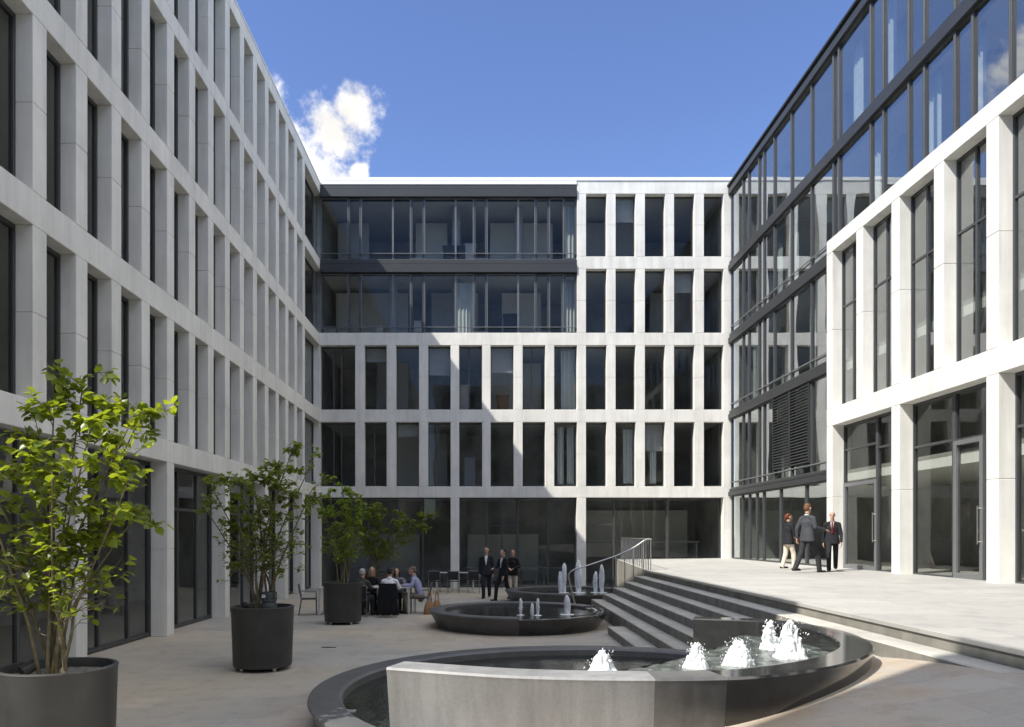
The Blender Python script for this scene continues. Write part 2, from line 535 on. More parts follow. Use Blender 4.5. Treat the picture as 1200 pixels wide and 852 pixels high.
cam = bpy.data.cameras.new('camera'); cam.sensor_width = 36; cam.lens = 27.0
cam.shift_x = (600-568)/1200; cam.shift_y = (628-426)/1200
cam.clip_start = .1; cam.clip_end = 2000
co = bpy.data.objects.new('camera', cam); co.location = (0, 0, EYE); co.rotation_euler = (R(90), 0, 0); link(co)
S.camera = co
vs = S.view_settings
vs.view_transform = 'Standard'; vs.look = 'None'; vs.gamma = 1; vs.use_curve_mapping = False; vs.exposure = 0.83
S.render.engine = 'CYCLES'
cy = S.cycles
cy.use_denoising = True
cy.max_bounces = 10; cy.diffuse_bounces = 5; cy.glossy_bounces = 5; cy.transmission_bounces = 6; cy.transparent_max_bounces = 32
cy.blur_glossy = .27; cy.caustics_reflective = True; cy.caustics_refractive = False
cy.sample_clamp_indirect = 60.0

# ------------------------------------------------------------------ ground
def sstep(t):
    t = max(0.0, min(1.0, t)); return t*t*(3-2*t)
def zg(x, y):
    t = max(0.0, min(1.0, (x+3)/7.3))
    return (t**1.2)*(1-sstep((y-6.0)/9.0))
def zt(x):
    return TER + max(0, x-4.67)*.013

g = MB()
xs = [-30, -22, -16, -12] + [-9+.35*i for i in range(70)] + [16, 20, 26]
ys = [-30, -20, -12] + [-8+.4*i for i in range(105)] + [36, 44, 60]
vsg = [(x, y, zg(x, y)) for y in ys for x in xs]
nx = len(xs)
fsg = [(j*nx+i, j*nx+i+1, (j+1)*nx+i+1, (j+1)*nx+i) for j in range(len(ys)-1) for i in range(nx-1)]
g.add(vsg, fsg)
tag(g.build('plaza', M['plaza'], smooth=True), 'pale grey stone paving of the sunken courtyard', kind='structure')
g = MB(); g.add([(-900, -900, -.05), (900, -900, -.05), (900, 900, -.05), (-900, 900, -.05)], [(0, 1, 2, 3)])
tag(g.build('ground', mat_noise('city ground', (.12, .12, .11), .3, .9, .05)), kind='structure')

# terrace: raised slab, its left edge along X=4.67 then slanting to the end facade
TX = 4.67
g = MB()
top = [(TX, -12), (18, -12), (18, D+.6), (5.5, D+.6), (5.5, D), (TX+.02, 22.2)]
vsn = [(x, y, -.2) for x, y in top] + [(x, y, zt(x)) for x, y in top]
n = len(top)
g.add(vsn, [tuple(range(n, 2*n)), tuple(range(n-1, -1, -1))] + [(i, (i+1) % n, n+(i+1) % n, n+i) for i in range(n)])
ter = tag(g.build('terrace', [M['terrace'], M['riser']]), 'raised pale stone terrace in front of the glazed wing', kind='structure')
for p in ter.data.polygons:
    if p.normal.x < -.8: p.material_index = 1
# nosing strip along the edge
g = MB(); g.box(TX-.012, TX+.34, -12, 22.2, TER-.05, TER+.006, c=.006)
g.build('nosing', M['terrace'], ter)
# steps
stx = [4.33, 4.03, 3.70, 3.40, 3.07, 2.70]
st = empty('steps', (0, 0, 0)); st['kind'] = 'structure'; st['label'] = 'broad stone steps leading up to the terrace'
for i, x in enumerate(stx):
    z = TER-.165*(i+1)
    y1 = 22.2 - .02*i if i < 5 else 16.85
    y0 = -12 if i < 2 else 2
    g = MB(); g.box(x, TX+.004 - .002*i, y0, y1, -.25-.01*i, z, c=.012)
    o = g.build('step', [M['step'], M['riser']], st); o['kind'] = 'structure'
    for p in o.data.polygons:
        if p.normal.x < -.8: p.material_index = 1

# ------------------------------------------------------------------ facade kit (local x along the front, -y outwards)
_cache = {}
def pane_mesh(w, h, mat):
    key = ('pane', round(w, 3), round(h, 3), mat)
    if key not in _cache:
        g = MB(); g.box(0, w, -.004, .004, 0, h); _cache[key] = g.mesh('pane', M[mat])
    return _cache[key]
def frame_mesh(w, h, t, dep, mat, bars=()):
    key = ('frame', round(w, 3), round(h, 3), t, dep, mat, tuple(bars))
    if key not in _cache:
        g = MB()
        g.box(0, t, -dep, dep, 0, h, c=.004); g.box(w-t, w, -dep, dep, 0, h, c=.004)
        g.box(t, w-t, -dep, dep, 0, t, c=.004); g.box(t, w-t, -dep, dep, h-t, h, c=.004)
        for b in bars:
            if b[0] == 'v': g.box(b[1]-t*.5, b[1]+t*.5, -dep*.9, dep*.9, t, h-t, c=.004)
            elif b[0] == 'h': g.box(b[2] if len(b) > 2 else t, b[3] if len(b) > 2 else w-t, -dep*.8, dep*.8, b[1]-t*.5, b[1]+t*.5, c=.004)
        _cache[key] = g.mesh('window', M[mat])
    return _cache[key]
def window(root, x0, x1, z0, z1, y, t=.05, dep=.05, bars=(), mat='dark', glass='glass'):
    wd, h = x1-x0, z1-z0
    o = inst('window', frame_mesh(wd, h, t, dep, mat, bars), root, (x0, y, z0))
    inst('pane', pane_mesh(wd-2*t+.01, h-2*t+.01, glass), o, (t-.005, 0, t-.005))
    return o
def pillar_mesh(w, dep, h, mat='stone'):
    key = ('pillar', round(w, 3), round(dep, 3), round(h, 3), mat)
    if key not in _cache:
        g = MB(); hm = h*.5
        g.box(-w/2, w/2, 0, dep, 0.004, hm-.004, c=.008); g.box(-w/2, w/2, 0, dep, hm+.004, h-.004, c=.008)
        g.box(-w/2+.012, w/2-.012, .012, dep-.002, 0, h)
        _cache[key] = g.mesh('pillar', M[mat])
    return _cache[key]
def pillar(root, xc, w, z0, z1, dep=.27, y=0.0):
    return inst('pillar', pillar_mesh(w, dep, z1-z0), root, (xc, y, z0))
def band(root, x0, x1, z0, z1, dep=.3, y=0.0, seg=3.65, mat='stone', name='floor_band'):
    g = MB(); n = max(1, round((x1-x0)/seg)); L = (x1-x0)/n
    for i in range(n):
        g.box(x0+i*L+.003, x0+(i+1)*L-.003, y, y+dep, z0, z1, c=.008)
    g.box(x0, x1, y+.012, y+dep-.002, z0+.01, z1-.01)
    return g.build(name, M[mat], root)

# levels shared by the wings: (bottom, top) of the floor bands
BANDS = [(16.22, 16.64), (13.10, 13.52), (9.98, 10.45), (6.82, 7.33), (3.73, 4.19)]

def interior(root, x0, x1, depth, levels, y0=.34, wall_y=None, zbot=0.0):
    for (a, b) in levels[1:]:
        g = MB(); g.box(x0, x1, y0, depth, b-.38, b-.16)
        g.build('ceiling', M['ceiling'], root)
        g = MB(); g.box(x0, x1, y0, depth, b-.155, b-.06)
        g.build('office_floor', M['carpet'], root)
    g = MB(); g.box(x0, x1, wall_y or depth-.2, (wall_y or depth-.2)+.15, zbot, levels[0][0]-.02)
    g.build('inner_wall', M['partition'], root)
    g = MB(); g.box(x0, x1, y0, depth, levels[0][1]-.32, levels[0][1]-.03)
    g.build('roof', M['ceiling'], root)
    g = MB(); g.box(x0, x1, depth, depth+.3, -.2, levels[0][1]-.04); g.build('rear_wall', M['partition'], root)

# ---------------------------------------------------------------- left wing
left = empty('office_building', (XL, 0, 0), R(90),
             'shaded white stone office wing with a grid of narrow deep-set windows behind potted trees', 'building')
E0 = 4.6
for (a, b) in BANDS:
    band(left, E0, D+.25, a, b)
g = MB(); g.box(E0-.02, D+8, -.02, .5, 16.64, 16.70, c=.01); g.build('coping', M['stone_cap'], left)
PITCH, Y0 = 1.2186, 11.875
ks = list(range(-5, 15))
for (za, zb) in ((13.52, 16.22), (10.45, 13.10), (7.33, 9.98), (4.19, 6.82)):
    edges = []
    for k in ks:
        far = Y0+PITCH*k
        pillar(left, far-.18, .36, za, zb)
        edges.append((far-.36, far))
    edges.append((D-.0, D+.3))
    for (p, q) in zip(edges[:-1], edges[1:]):
        window(left, p[1]-.03, q[0]+.03, za+.0, zb-.0, .31, t=.07, dep=.04)
gk = [-5, -2, 1, 4, 7, 10, 12, 14]
edges = [(E0, E0+.36)]
pillar(left, E0+.18, .36, 0, 3.73, dep=.3)
for k in gk:
    far = Y0+PITCH*k
    pillar(left, far-.18, .36, 0, 3.73, dep=.36)
    edges.append((far-.36, far))
edges.append((D, D+.3))
for (p, q) in zip(edges[:-1], edges[1:]):
    wd = q[0]-p[1]
    bars = [('v', wd*.5)] if wd < 2.5 else [('v', wd*.36), ('v', wd*.72), ('h', 2.75)]
    window(left, p[1]-.03, q[0]+.03, 0.02, 3.72, .42, t=.07, dep=.045, bars=bars)
interior(left, E0+.3, D+7.9, 8.0, BANDS, y0=.47, wall_y=4.5)
g = MB(); g.box(E0, E0+.28, .31, 8.2, -.2, 16.6); g.build('end_wall', M['stone'], left)
g = MB(); g.box(D+7.7, D+8, .1, 8.2, -.2, 16.6); g.box(D+.6, D+8, .30, .46, -.2, 16.6); g.build('end_wall', M['partition'], left)
g = MB(); g.box(E0+.3, D+7.6, .47, 8, .0, .03); g.build('office_floor', M['carpet'], left)

# ---------------------------------------------------------------- end block
back = empty('office_building', (0, D, 0), 0,
             'end block closing the courtyard, white stone grid with two dark glazed upper storeys', 'building')
def bx(p): return (p-568)/28.5
def bz(p): return EYE+(628-p)/28.5
BB = [(bz(227), bz(212)), (bz(315), bz(300.5)), (bz(404.5), bz(390)), (bz(494.5), bz(480)), (bz(583), bz(570))]
XJ = bx(676)
for i, (a, b) in enumerate(BB):
    x0 = XJ if i < 2 else -7.1
    band(back, x0, 10.2, a, b, seg=4.4)
g = MB(); g.box(-7.2, 10.3, -.03, 8, bz(212)+.0, bz(208), c=.01); g.build('coping', M['stone_cap'], back)
cols_r = [(676.3, 686.8), (711, 721.5), (745, 755.8), (779.5, 790), (814, 825), (848, 857.5)]
cols_l = [(364, 375), (416.2, 427), (453, 464), (491, 501.5), (528, 538), (565, 575), (602, 612.5), (639, 649.5)]
rows = [(BB[1][1], BB[0][0]), (BB[2][1], BB[1][0]), (BB[3][1], BB[2][0]), (BB[4][1], BB[3][0])]
for r, (za, zb) in enumerate(rows):
    cl = cols_r if r < 2 else cols_l+cols_r
    for (p, q) in cl:
        pillar(back, (bx(p)+bx(q))/2, bx(q)-bx(p), za, zb, dep=.28)
    for (p, q) in zip(cl[:-1], cl[1:]):
        x0, x1 = bx(p[1])-.03, bx(q[0])+.03
        bars = ()
        if q[0]-p[1] > 35: bars = (('v', (x1-x0)*.36), ('v', (x1-x0)*.58))
        elif (r, p[1]) in ((2, 538), (3, 501.5), (2, 612.5), (3, 427)): bars = (('v', (x1-x0)*.42),)
        window(back, x0, x1, za, zb, .32, t=.055, dep=.04, bars=bars)
# dark glazed upper storeys
XA = bx(375)
for (p0, p1) in ((231, 216.5), (319.5, 304)):
    g = MB(); z0, z1 = bz(p0), bz(p1)
    g.box(XA, XJ-.003, -.06, .45, z0, z0+(z1-z0)*.62, c=.01); g.box(XA, XJ-.003, -.01, .45, z0+(z1-z0)*.62+.02, z1, c=.01)
    g.build('spandrel', M['beam'], back)
g = MB(); g.box(XA-.3, XJ, .3, .5, bz(216), bz(212)); g.box(XA-.3, XJ, -.03, .5, bz(216.4), bz(212)-.002, c=.01); g.build('floor_band', M['stone_cap'], back)
mul = [375, 407.5, 422.5, 460, 481, 497, 533.8, 555, 570.5, 607.5, 627.5, 644, 661, 676]
for (p0, p1) in ((303.5, 231), (390, 320)):
    z0, z1 = bz(p0), bz(p1)
    for i, (p, q) in enumerate(zip(mul[:-1], mul[1:])):
        thin = (q-p) < 17
        o = window(back, bx(p)+.004, bx(q)-.004, z0, z1, .16, t=.075 if thin else .03, dep=.05, mat='dark' if thin else 'mullion')
    g = MB(); g.box(XA, XJ-.01, .04, .09, z0+.24, z0+.262); g.build('guard_rail', M['mullion'], back)
# ground floor
g = MB()
for (p, q, zb) in ((528, 538, 0), (676, 686.8, 0), (848, 857.5, TER), (364, 375, 0)):
    pillar(back, (bx(p)+bx(q))/2, bx(q)-bx(p), zb, BB[4][0], dep=.36)
for (p, q, zb, bars) in ((375, 430, 0, ()), (430, 495, 0, ()), (495, 528, 0, ()),
                         (538, 570, 0, ()), (570, 607, 0, (('h', 2.55), ('v', .64))), (607, 643, 0, ()), (643, 676, 0, ()),
                         (686.8, 721, 0, (('h', 2.6),)), (721, 784, TER, ()), (784, 848, TER, ())):
    window(back, bx(p), bx(q), zb+.02, BB[4][0], .40, t=.045, dep=.05, bars=bars)
interior(back, -7.05, 10.1, 7.5, BB, y0=.5, wall_y=5.2)
g = MB(); g.box(10.1, 10.3, .3, 7.6, -.2, 16.5); g.box(-7.05, -6.9, .62, 7.5, -.2, 16.5); g.build('end_wall', M['partition'], back)
g = MB(); g.box(-6.85, 5.4, .5, 7.5, .0, .03); g.build('office_floor', M['carpet'], back)
# pieces one sees through the glass
def curtain(root, x0, x1, z0, z1, y):
    g = MB(); n = max(6, int((x1-x0)*22)); vs_ = []; fs_ = []
    for i in range(n+1):
        x = x0+(x1-x0)*i/n; yy = y+.03*math.sin(i*1.9)
        vs_ += [(x, yy, z0), (x, yy, z1), (x, yy+.006, z0), (x, yy+.006, z1)]
    for i in range(n):
        a = i*4; b = a+4
        fs_ += [(a, b, b+1, a+1), (a+2, a+3, b+3, b+2), (a+1, b+1, b+3, a+3), (a, a+2, b+2, b)]
    fs_ += [(0, 1, 3, 2), (n*4, n*4+2, n*4+3, n*4+1)]
    g.add(vs_, fs_)
    return g.build('curtain', M['curtain'], root)
for (p, q, a, b) in ((661, 675, 302, 232), (659, 675, 389, 321), (659, 675, 479, 406), (655, 662, 568, 497), (666, 674, 568, 497), (535, 556, 389, 325),
                     (735, 744, 567, 500), (765, 772, 567, 500), (733, 737, 567, 500)):
    curtain(back, bx(p), bx(q), bz(a)+.05, bz(b)-.05, .55)
for px_, zf, h in ((533, BB[2][1], 3.0), (533, BB[1][1], 2.9), (610, BB[1][1], 2.9), (455, BB[2][1], 3.0)):
    g = MB(); g.lathe([(0.0, 0), (.19, 0), (.19, h), (0.0, h)], 20); g.build('column', M['lightfurn'], back, loc=(bx(px_), 1.7, zf-.05), smooth=False)
for px_, zf, wd, h, mt, yy in ((526, BB[1][1], .6, .95, 'furniture', 1.2), (544, BB[1][1], .55, .95, 'furniture', 1.2), (551, BB[1][1], .45, 1.0, 'lightfurn', 1.1),
                               (598, BB[1][1], 2.2, .85, 'lightfurn', 3.6), (470, BB[1][1], 3.4, .72, 'lightfurn', 2.4), (600, BB[2][1], .6, 1.3, 'furniture', 1.6),
                               (440, BB[2][1], .35, .65, 'lightfurn', 1.0), (487, BB[2][1], .3, .8, 'lightfurn', .9), (550, BB[4][1], .45, 1.35, 'lightfurn', 1.0), (544, BB[3][1], .4, 1.25, 'lightfurn', .9),
                               (590, BB[3][1], .5, .9, 'leather', 1.3), (380, BB[2][1], .5, .5, 'lightfurn', 1.0)):
    g = MB(); g.box(-wd/2, wd/2, 0, .45, 0, h-.06, c=.01); g.box(-wd/2-.03, wd/2+.03, -.02, .47, h-.058, h, c=.005)
    g.build('cabinet', M[mt], back, loc=(bx(px_), yy, zf-.05))
for (p0, p1, fl, mt) in ((378, 470, BB[2][1], 'ceiling'), (500, 560, BB[2][1], 'lightfurn'), (590, 640, BB[2][1], 'ceiling'), (380, 420, BB[1][1], 'lightfurn'), (480, 520, BB[1][1], 'ceiling'), (575, 655, BB[1][1], 'ceiling'),
                          (430, 470, BB[3][1], 'lightfurn'), (575, 640, BB[3][1], 'ceiling'), (690, 760, BB[1][1], 'lightfurn'), (780, 850, BB[2][1], 'lightfurn'), (455, 520, BB[4][1], 'lightfurn')):
    g = MB(); g.box(bx(p0), bx(p1), 2.9, 3.02, fl-.05, fl+2.55); g.box(bx(p0)+.5, bx(p0)+1.4, 2.87, 2.9, fl-.04, fl+2.05)
    g.build('office_screen', M[mt], back)
rb_ = random.Random(21)
for (p0, p1, fi) in ((464, 491, 3), (575, 602, 2), (721.5, 745, 0), (790, 814, 1), (427, 453, 2), (755.8, 779.5, 3), (501.5, 528, 2)):
    za, zb = rows[fi]; ln_ = rb_.uniform(.35, 1.3)
    g = MB()
    for q in range(int(ln_/.05)):
        g.box(bx(p0)+.02, bx(p1)-.02, .43, .455, zb-.06-.05*q-.042, zb-.06-.05*q)
    g.build('blind', M['lightfurn'], back)
for (p0, p1) in ((385, 480), (545, 640), (695, 840)):      # long tables and shelves in the ground-floor rooms
    z_ = .03 if p0 < 690 else TER
    g = MB(); g.box(bx(p0), bx(p1), 2.6, 3.2, z_+.70, z_+.76, c=.01)
    for q in range(5):
        x_ = bx(p0)+.1+(bx(p1)-bx(p0)-.2)*q/4
        g.box(x_-.03, x_+.03, 2.65, 3.15, z_, z_+.70)
    g.build('long_table', M['lightfurn'], back)
    g = MB(); g.box(bx(p0), bx(p1), 4.6, 5.0, z_, z_+2.2, c=.01)
    for q in range(4): g.box(bx(p0), bx(p1), 4.55, 4.6, z_+.4+q*.5, z_+.44+q*.5)
    g.build('shelving', M['ceiling'], back)
for i in range(6):
    g = MB(); g.lathe([(.09, 0), (.13, -.03), (.15, -.03), (.15, 0)], 20)
    g.build('downlight', M['mullion'], back, loc=(bx(735+i*19), 1.1, BB[4][1]-.385))
for p in (560, 590, 620, 655):
    g = MB(); g.box(-.5, .5, -.3, .3, .72, .76, c=.01)
    for sx in (-.45, .45):
        for sy in (-.25, .25): g.box(sx-.02, sx+.02, sy-.02, sy+.02, .03, .72)
    g.build('desk', M['lightfurn'], back, loc=(bx(p), 2.2, 0))

# ---------------------------------------------------------------- right wing (local x = -Y)
right = empty('office_building', (XR, 0, 0), R(-90),
              'dark glazed office wing with horizontal grey beams and tall reflecting panes beside the terrace', 'building')
RB = [(16.14, 16.53), (13.02, 13.42), (10.04, 10.44), (6.93, 7.28), (3.79, 4.08)]
PY = 22.44   # where the stone portal begins
RNEAR = 4.0
for i, (a, b) in enumerate(RB):
    ya = RNEAR if i < 2 else PY
    g = MB()
    g.box(-D+.02, -ya, -.0, .3, a, a+(b-a)*.6, c=.01); g.box(-D+.02, -ya, .05, .3, a+(b-a)*.6+.015, b, c=.01)
    if i == 0: g.box(-D+.02, -ya, -.05, .3, b-.05, b+.03, c=.01)
    g.build('spandrel', M['beam'], right)
    if 1 < i < 5:
        g = MB(); g.box(-D+.1, -ya, .06, .09, b+.24, b+.275); g.build('guard_rail', M['mullion'], right)
ymul = [31.45, 30.05, 29.4, 28.3, 27.8, 26.8, 25.3, 23.75, 22.26, 21.9, 20.1, 19.46, 18.3, 17.65, 16.5, 15.9, 14.75, 14.2, 12.9, 12.3, 11.2, 10.6, 9.4, 8.8, 7.6, 7.0, 5.8, 5.2, RNEAR]
zr = [(RB[1][1], RB[0][0]), (RB[2][1], RB[1][0]), (RB[3][1], RB[2][0]), (RB[4][1], RB[3][0])]
for r, (za, zb) in enumerate(zr):
    for (p, q) in zip(ymul[:-1], ymul[1:]):
        if r >= 2 and p <= PY: continue
        thin = p-q < .45
        z0 = za
        if r == 1 and q < PY-.3: z0 = 10.74
        window(right, -p+.003, -q-.003, z0, zb, .14, t=.05 if thin else .035, dep=.055, mat='dark', glass='glass_side')
gm = [31.45, 30.2, 29.4, 28.6, 27.9, 26.3, 24.2, 22.44]
for (p, q) in zip(gm[:-1], gm[1:]):
    window(right, -p+.003, -q-.003, zt(10)+.01, RB[4][0], .16, t=.045, dep=.05, glass='glass_side')
# louvre grille on the first floor
for (p, q) in ((26.75, 25.33), (25.27, 23.78)):
    g = MB(); z0, z1 = RB[4][1]+.35, RB[3][0]-.02
    x0, x1 = -p, -q
    g.box(x0, x0+.04, .02, .08, z0, z1); g.box(x1-.04, x1, .02, .08, z0, z1)
    nn = 26
    for i in range(nn):
        z = z0+(z1-z0)*(i+.5)/nn
        vs_ = [(x0+.04, .015, z-.035), (x1-.04, .015, z-.035), (x1-.04, .075, z+.03), (x0+.04, .075, z+.03),
               (x0+.04, .022, z-.042), (x1-.04, .022, z-.042), (x1-.04, .082, z+.023), (x0+.04, .082, z+.023)]
        g.add(vs_, [(0, 1, 2, 3), (7, 6, 5, 4), (0, 4, 5, 1), (1, 5, 6, 2), (2, 6, 7, 3), (3, 7, 4, 0)])
    g.build('louvre_grille', M['beam'], right)
for (a, b) in RB[1:]:
    g = MB(); g.box(-D+.1, -RNEAR, .42, 7.5, b-.36, b-.14); g.build('ceiling', M['ceiling'], right)
    g = MB(); g.box(-D+.1, -RNEAR, .42, 7.5, b-.135, b-.04); g.build('office_floor', M['carpet'], right)
g = MB(); g.box(-D+.1, -RNEAR, 4.2, 4.35, zt(10), 16.2); g.build('inner_wall', M['partition'], right)
g = MB(); g.box(-D+.1, -RNEAR, .3, 7.5, 16.22, 16.5); g.build('roof', M['ceiling'], right)
g = MB(); g.box(-D+.1, -RNEAR, 7.5, 7.8, 0, 16.5); g.build('rear_wall', M['partition'], right)
g = MB(); g.box(-D+.12, -D+.3, .25, 7.4, 0, 16.1); g.build('end_wall', M['partition'], right)
g = MB(); g.box(-RNEAR, -RNEAR+.3, .0, 7.8, 0, 16.53); g.build('end_wall', M['stone'], right)
for y in (29.2, 24.5, 21.0, 17.4, 13.6, 9.8):
    g = MB(); g.lathe([(0, 0), (.2, 0), (.2, 12), (0, 12)], 18); g.build('column', M['lightfurn'], right, loc=(-y, 1.5, 4.1))
for (y, w_, r) in ((21.6, .5, 0), (19.8, .35, 0), (18.0, .7, 1), (16.2, .3, 1), (20.6, .4, 1), (26.0, .5, 1), (24.6, .4, 2), (29.8, .5, 2), (27.3, .4, 1), (15.2, .5, 0), (14.0, .6, 1)):
    za, zb = zr[r]
    curtain(right, -y-w_/2, -y+w_/2, za+.05, zb-.05, .5)

# ---------------------------------------------------------------- stone portal in front of the right wing
por = empty('stone_portal', (XR-.01, 0, 0), R(-90),
            'sunlit white stone portal with tall windows and entrance doors against the glazed wing', 'building')
z_t0, z_t1, z_b0, z_b1 = 10.33, 10.73, 5.32, 5.83
yend = 6.4
band(por, -PY, -yend, z_t0, z_t1, dep=.36, seg=1.785*3)
band(por, -PY, -yend, z_b0, z_b1, dep=.36, seg=1.785*3)
ycol = [PY-1.785*i for i in range(9)]
zbse = zt(10)-.02
edges_u = []; 
for i, y in enumerate(ycol):
    pillar(por, -(y-.18), .36, z_b1, z_t0, dep=.29)
    if i % 2 == 0: pillar(por, -(y-.18), .36, zbse, z_b0, dep=.34)
for (a, b) in zip(ycol[:-1], ycol[1:]):
    x0, x1 = -(a-.36)-.02, -b+.02
    wd, h = x1-x0, z_t0-z_b1
    window(por, x0, x1, z_b1, z_t0, .33, t=.055, dep=.045, bars=(('v', wd*.46), ('h', h*.64)), glass='glass_side')
lowc = ycol[::2]
for i, (a, b) in enumerate(zip(lowc[:-1], lowc[1:])):
    x0, x1 = -(a-.36)-.02, -b+.02
    wd, h = x1-x0, z_b0-zbse
    if i == 0:
        window(por, x0, x0+wd*.58, zbse+2.42, z_b0, .38, t=.055, dep=.05, bars=(('h', .98),))
        window(por, x0+wd*.58, x1, zbse, z_b0, .38, t=.055, dep=.05, bars=(('h', h-.85),))
        dx0, dx1 = x0+.03, x0+wd*.58-.01
        dz = 2.42
    else:
        window(por, x0, x0+wd*.5, zbse, z_b0, .38, t=.06, dep=.05, bars=(('h', h-1.05),))
        window(por, x0+wd*.5, x1, zbse+3.0, z_b0, .38, t=.06, dep=.05)
        dx0, dx1 = x0+wd*.5+.01, x0+wd*.5+1.0
        dz = 3.0
        window(por, dx1+.01, x1, zbse, zbse+3.0, .38, t=.06, dep=.05)
    g = MB(); t = .1; wdd = dx1-dx0
    g.box(0, t, -.05, .05, 0, dz, c=.006); g.box(wdd-t, wdd, -.05, .05, 0, dz, c=.006)
    g.box(t, wdd-t, -.05, .05, 0, .12, c=.006); g.box(t, wdd-t, -.05, .05, dz-t, dz, c=.006)
    d_ = g.build('door', M['mullion'], por, loc=(dx0, .36, zbse+.02))
    inst('pane', pane_mesh(wdd-2*t+.01, dz-t-.12+.01, 'glass'), d_, (t-.005, 0, .115))
    g = MB(); g.tube([(wdd-.06, -.11, .75), (wdd-.06, -.11, 1.55)], .014, 8); g.tube([(wdd-.06, -.11, .8), (wdd-.06, -.03, .8)], .01, 6); g.tube([(wdd-.06, -.11, 1.5), (wdd-.06, -.03, 1.5)], .01, 6)
    g.build('handle', M['steel'], d_)
# a table seen through the entrance glass
g = MB(); g.box(-.35, .35, -.3, .3, 1.02, 1.06, c=.01); g.box(-.06, .06, -.06, .06, .02, 1.02); g.box(-.25, .25, -.25, .25, 0, .02)
tb = g.build('standing_table', M['lightfurn'], None, loc=(11.2, 16.6, zt(10)+.0))
tag(tb, 'white standing-height table just inside the glass of the portal entrance', 'table')
g = MB(); g.box(-PY, -RNEAR, .45, 7.4, zt(10)-.05, zt(10)); g.build('office_floor', M['lightfurn'], right)

# ---------------------------------------------------------------- unseen blocks behind the photographer, shaped to cut sun and sky light, show in reflections
def rear_block(x0, x1, y0, y1, h, label, slant=0.0):
    o = empty('office_building', ((x0+x1)/2, (y0+y1)/2, 0), 0, label, 'building')
    hx, hy = (x1-x0)/2, (y1-y0)/2
    g = MB(); g.prism([(-hx, -hy), (hx, -hy), (hx, hy), (-hx, hy-slant)], -.2, h); g.build('wall', M['stone'], o)
    key = ('rwin',)
    if key not in _cache:
        g = MB(); g.box(-.45, .45, -.02, .06, 0, 2.4, c=.01); _cache[key] = g.mesh('window', M['dark'])
    n = int((x1-x0)/2.4)
    for i in range(n if slant == 0 else 0):
        for k in range(int(h/3.3)):
            inst('window', _cache[key], o, (-hx+1.2+i*2.4, hy, 1+k*3.2), R(180))
    return o
rear_block(-20, XL, -22, .75, 16.64, 'unseen white stone block beyond the passage behind the viewpoint, end slanted to let the sun strip by', slant=8.6)  # end face cut parallel to the sun so the lit strip passes
rear_block(-5, 26, -24, -12, 17, 'unseen pale block added behind the viewpoint to cut low sky light')  # added out of view, tall and close to darken the window reveals

# ------------------------------------------------------------------ fountains
def round_fountain(loc, r, label):
    o = empty('fountain', loc, 0, label, 'fountain')
    prof = [(r-.30, -.15), (r-.02, .355), (r, .37), (r-.004, .398), (r-.03, .405), (r-.33, .405), (r-.36, .39), (r-.37, -.15)]
    g = MB(); g.lathe(prof, 72, a0=22, a1=268); g.build('stone_rim', M['granite'], o, angle=30)
    prof2 = [(r-.30, -.15), (r-.02, .345), (r, .355), (r-.01, .372), (r-.05, .378), (r-.33, .372), (r-.37, .35), (r-.37, -.15)]
    g = MB(); g.lathe(prof2, 48, a0=-92, a1=22); g.build('spillway', M['granite_wet'], o, angle=30)
    g = MB(); g.lathe([(0, .34), (r-.36, .34), (r-.36, .0), (0, .0)], 64); g.build('water', M['water_low'], o)
    return o
f2 = round_fountain((.8, 18.4, 0), 2.13, 'middle round dark granite basin with three low water jets')
f3 = round_fountain((2.66, 24.95, 0), 2.0, 'far round granite basin with four tall water jets beside the stair handrail')

# big front fountain
f1 = empty('fountain', (1.4, 8.9, 0), 0, 'large front fountain with low dark ring and raised curving concrete and granite wall', 'fountain')
FC = Vector((1.4, 8.9, 0))
ro = 3.37
prof = [(ro-.20, -.2), (ro-.02, .355), (ro, .375), (ro-.006, .397), (ro-.035, .405), (ro-.33, .405), (ro-.37, .38), (ro-.40, -.2)]
g = MB(); g.lathe(prof, 110, a0=30, a1=238); g.build('stone_rim', M['granite'], f1, angle=30)
def rel(p, z=0): return (p[0]-FC.x, p[1]-FC.y, z)
outer = [(-.84, 6.54), (.25, 6.14), (1.34, 6.04), (2.15, 6.14), (2.83, 6.50), (3.48, 7.08), (3.98, 7.85), (4.24, 8.84), (4.17, 9.68), (3.80, 10.36), (2.94, 10.72)]
op = catmull([(x, y, 0) for x, y in outer], 10)
HW = 1.03
def wall_strip(i0, i1, zt_, mat, name, th0=.36, th1=.30, flare=.16, zb=-.2):
    g = MB(); P = 7; vs_ = []; fs_ = []
    for i in range(i0, i1+1):
        p = op[i]; t = (op[min(i+1, len(op)-1)]-op[max(i-1, 0)]).normalized()
        nrm = Vector((t.y, -t.x, 0))      # outward
        th = th0+(th1-th0)*i/len(op)
        for off, z in ((-flare, zb), (-.012, zt_-.05), (0, zt_-.02), (-.014, zt_), (-th+.014, zt_), (-th, zt_-.015), (-th, zb)):
            q = p+nrm*off
            vs_.append(rel((q.x, q.y), z))
    n_ = i1-i0+1
    for i in range(n_-1):
        for k in range(P):
            k2 = (k+1) % P
            fs_.append((i*P+k, (i+1)*P+k, (i+1)*P+k2, i*P+k2))
    fs_.append(tuple(range(P-1, -1, -1))); fs_.append(tuple((n_-1)*P+k for k in range(P)))
    g.add(vs_, fs_)
    return g.build(name, M[mat], f1, angle=30)
wall_strip(0, 20, HW, 'concrete', 'concrete_wall')
wall_strip(20, 27, HW-.002, 'granite_damp', 'damp_wall')
g0 = wall_strip(27, len(op)-1, HW-.004, 'granite_wet', 'granite_wall')
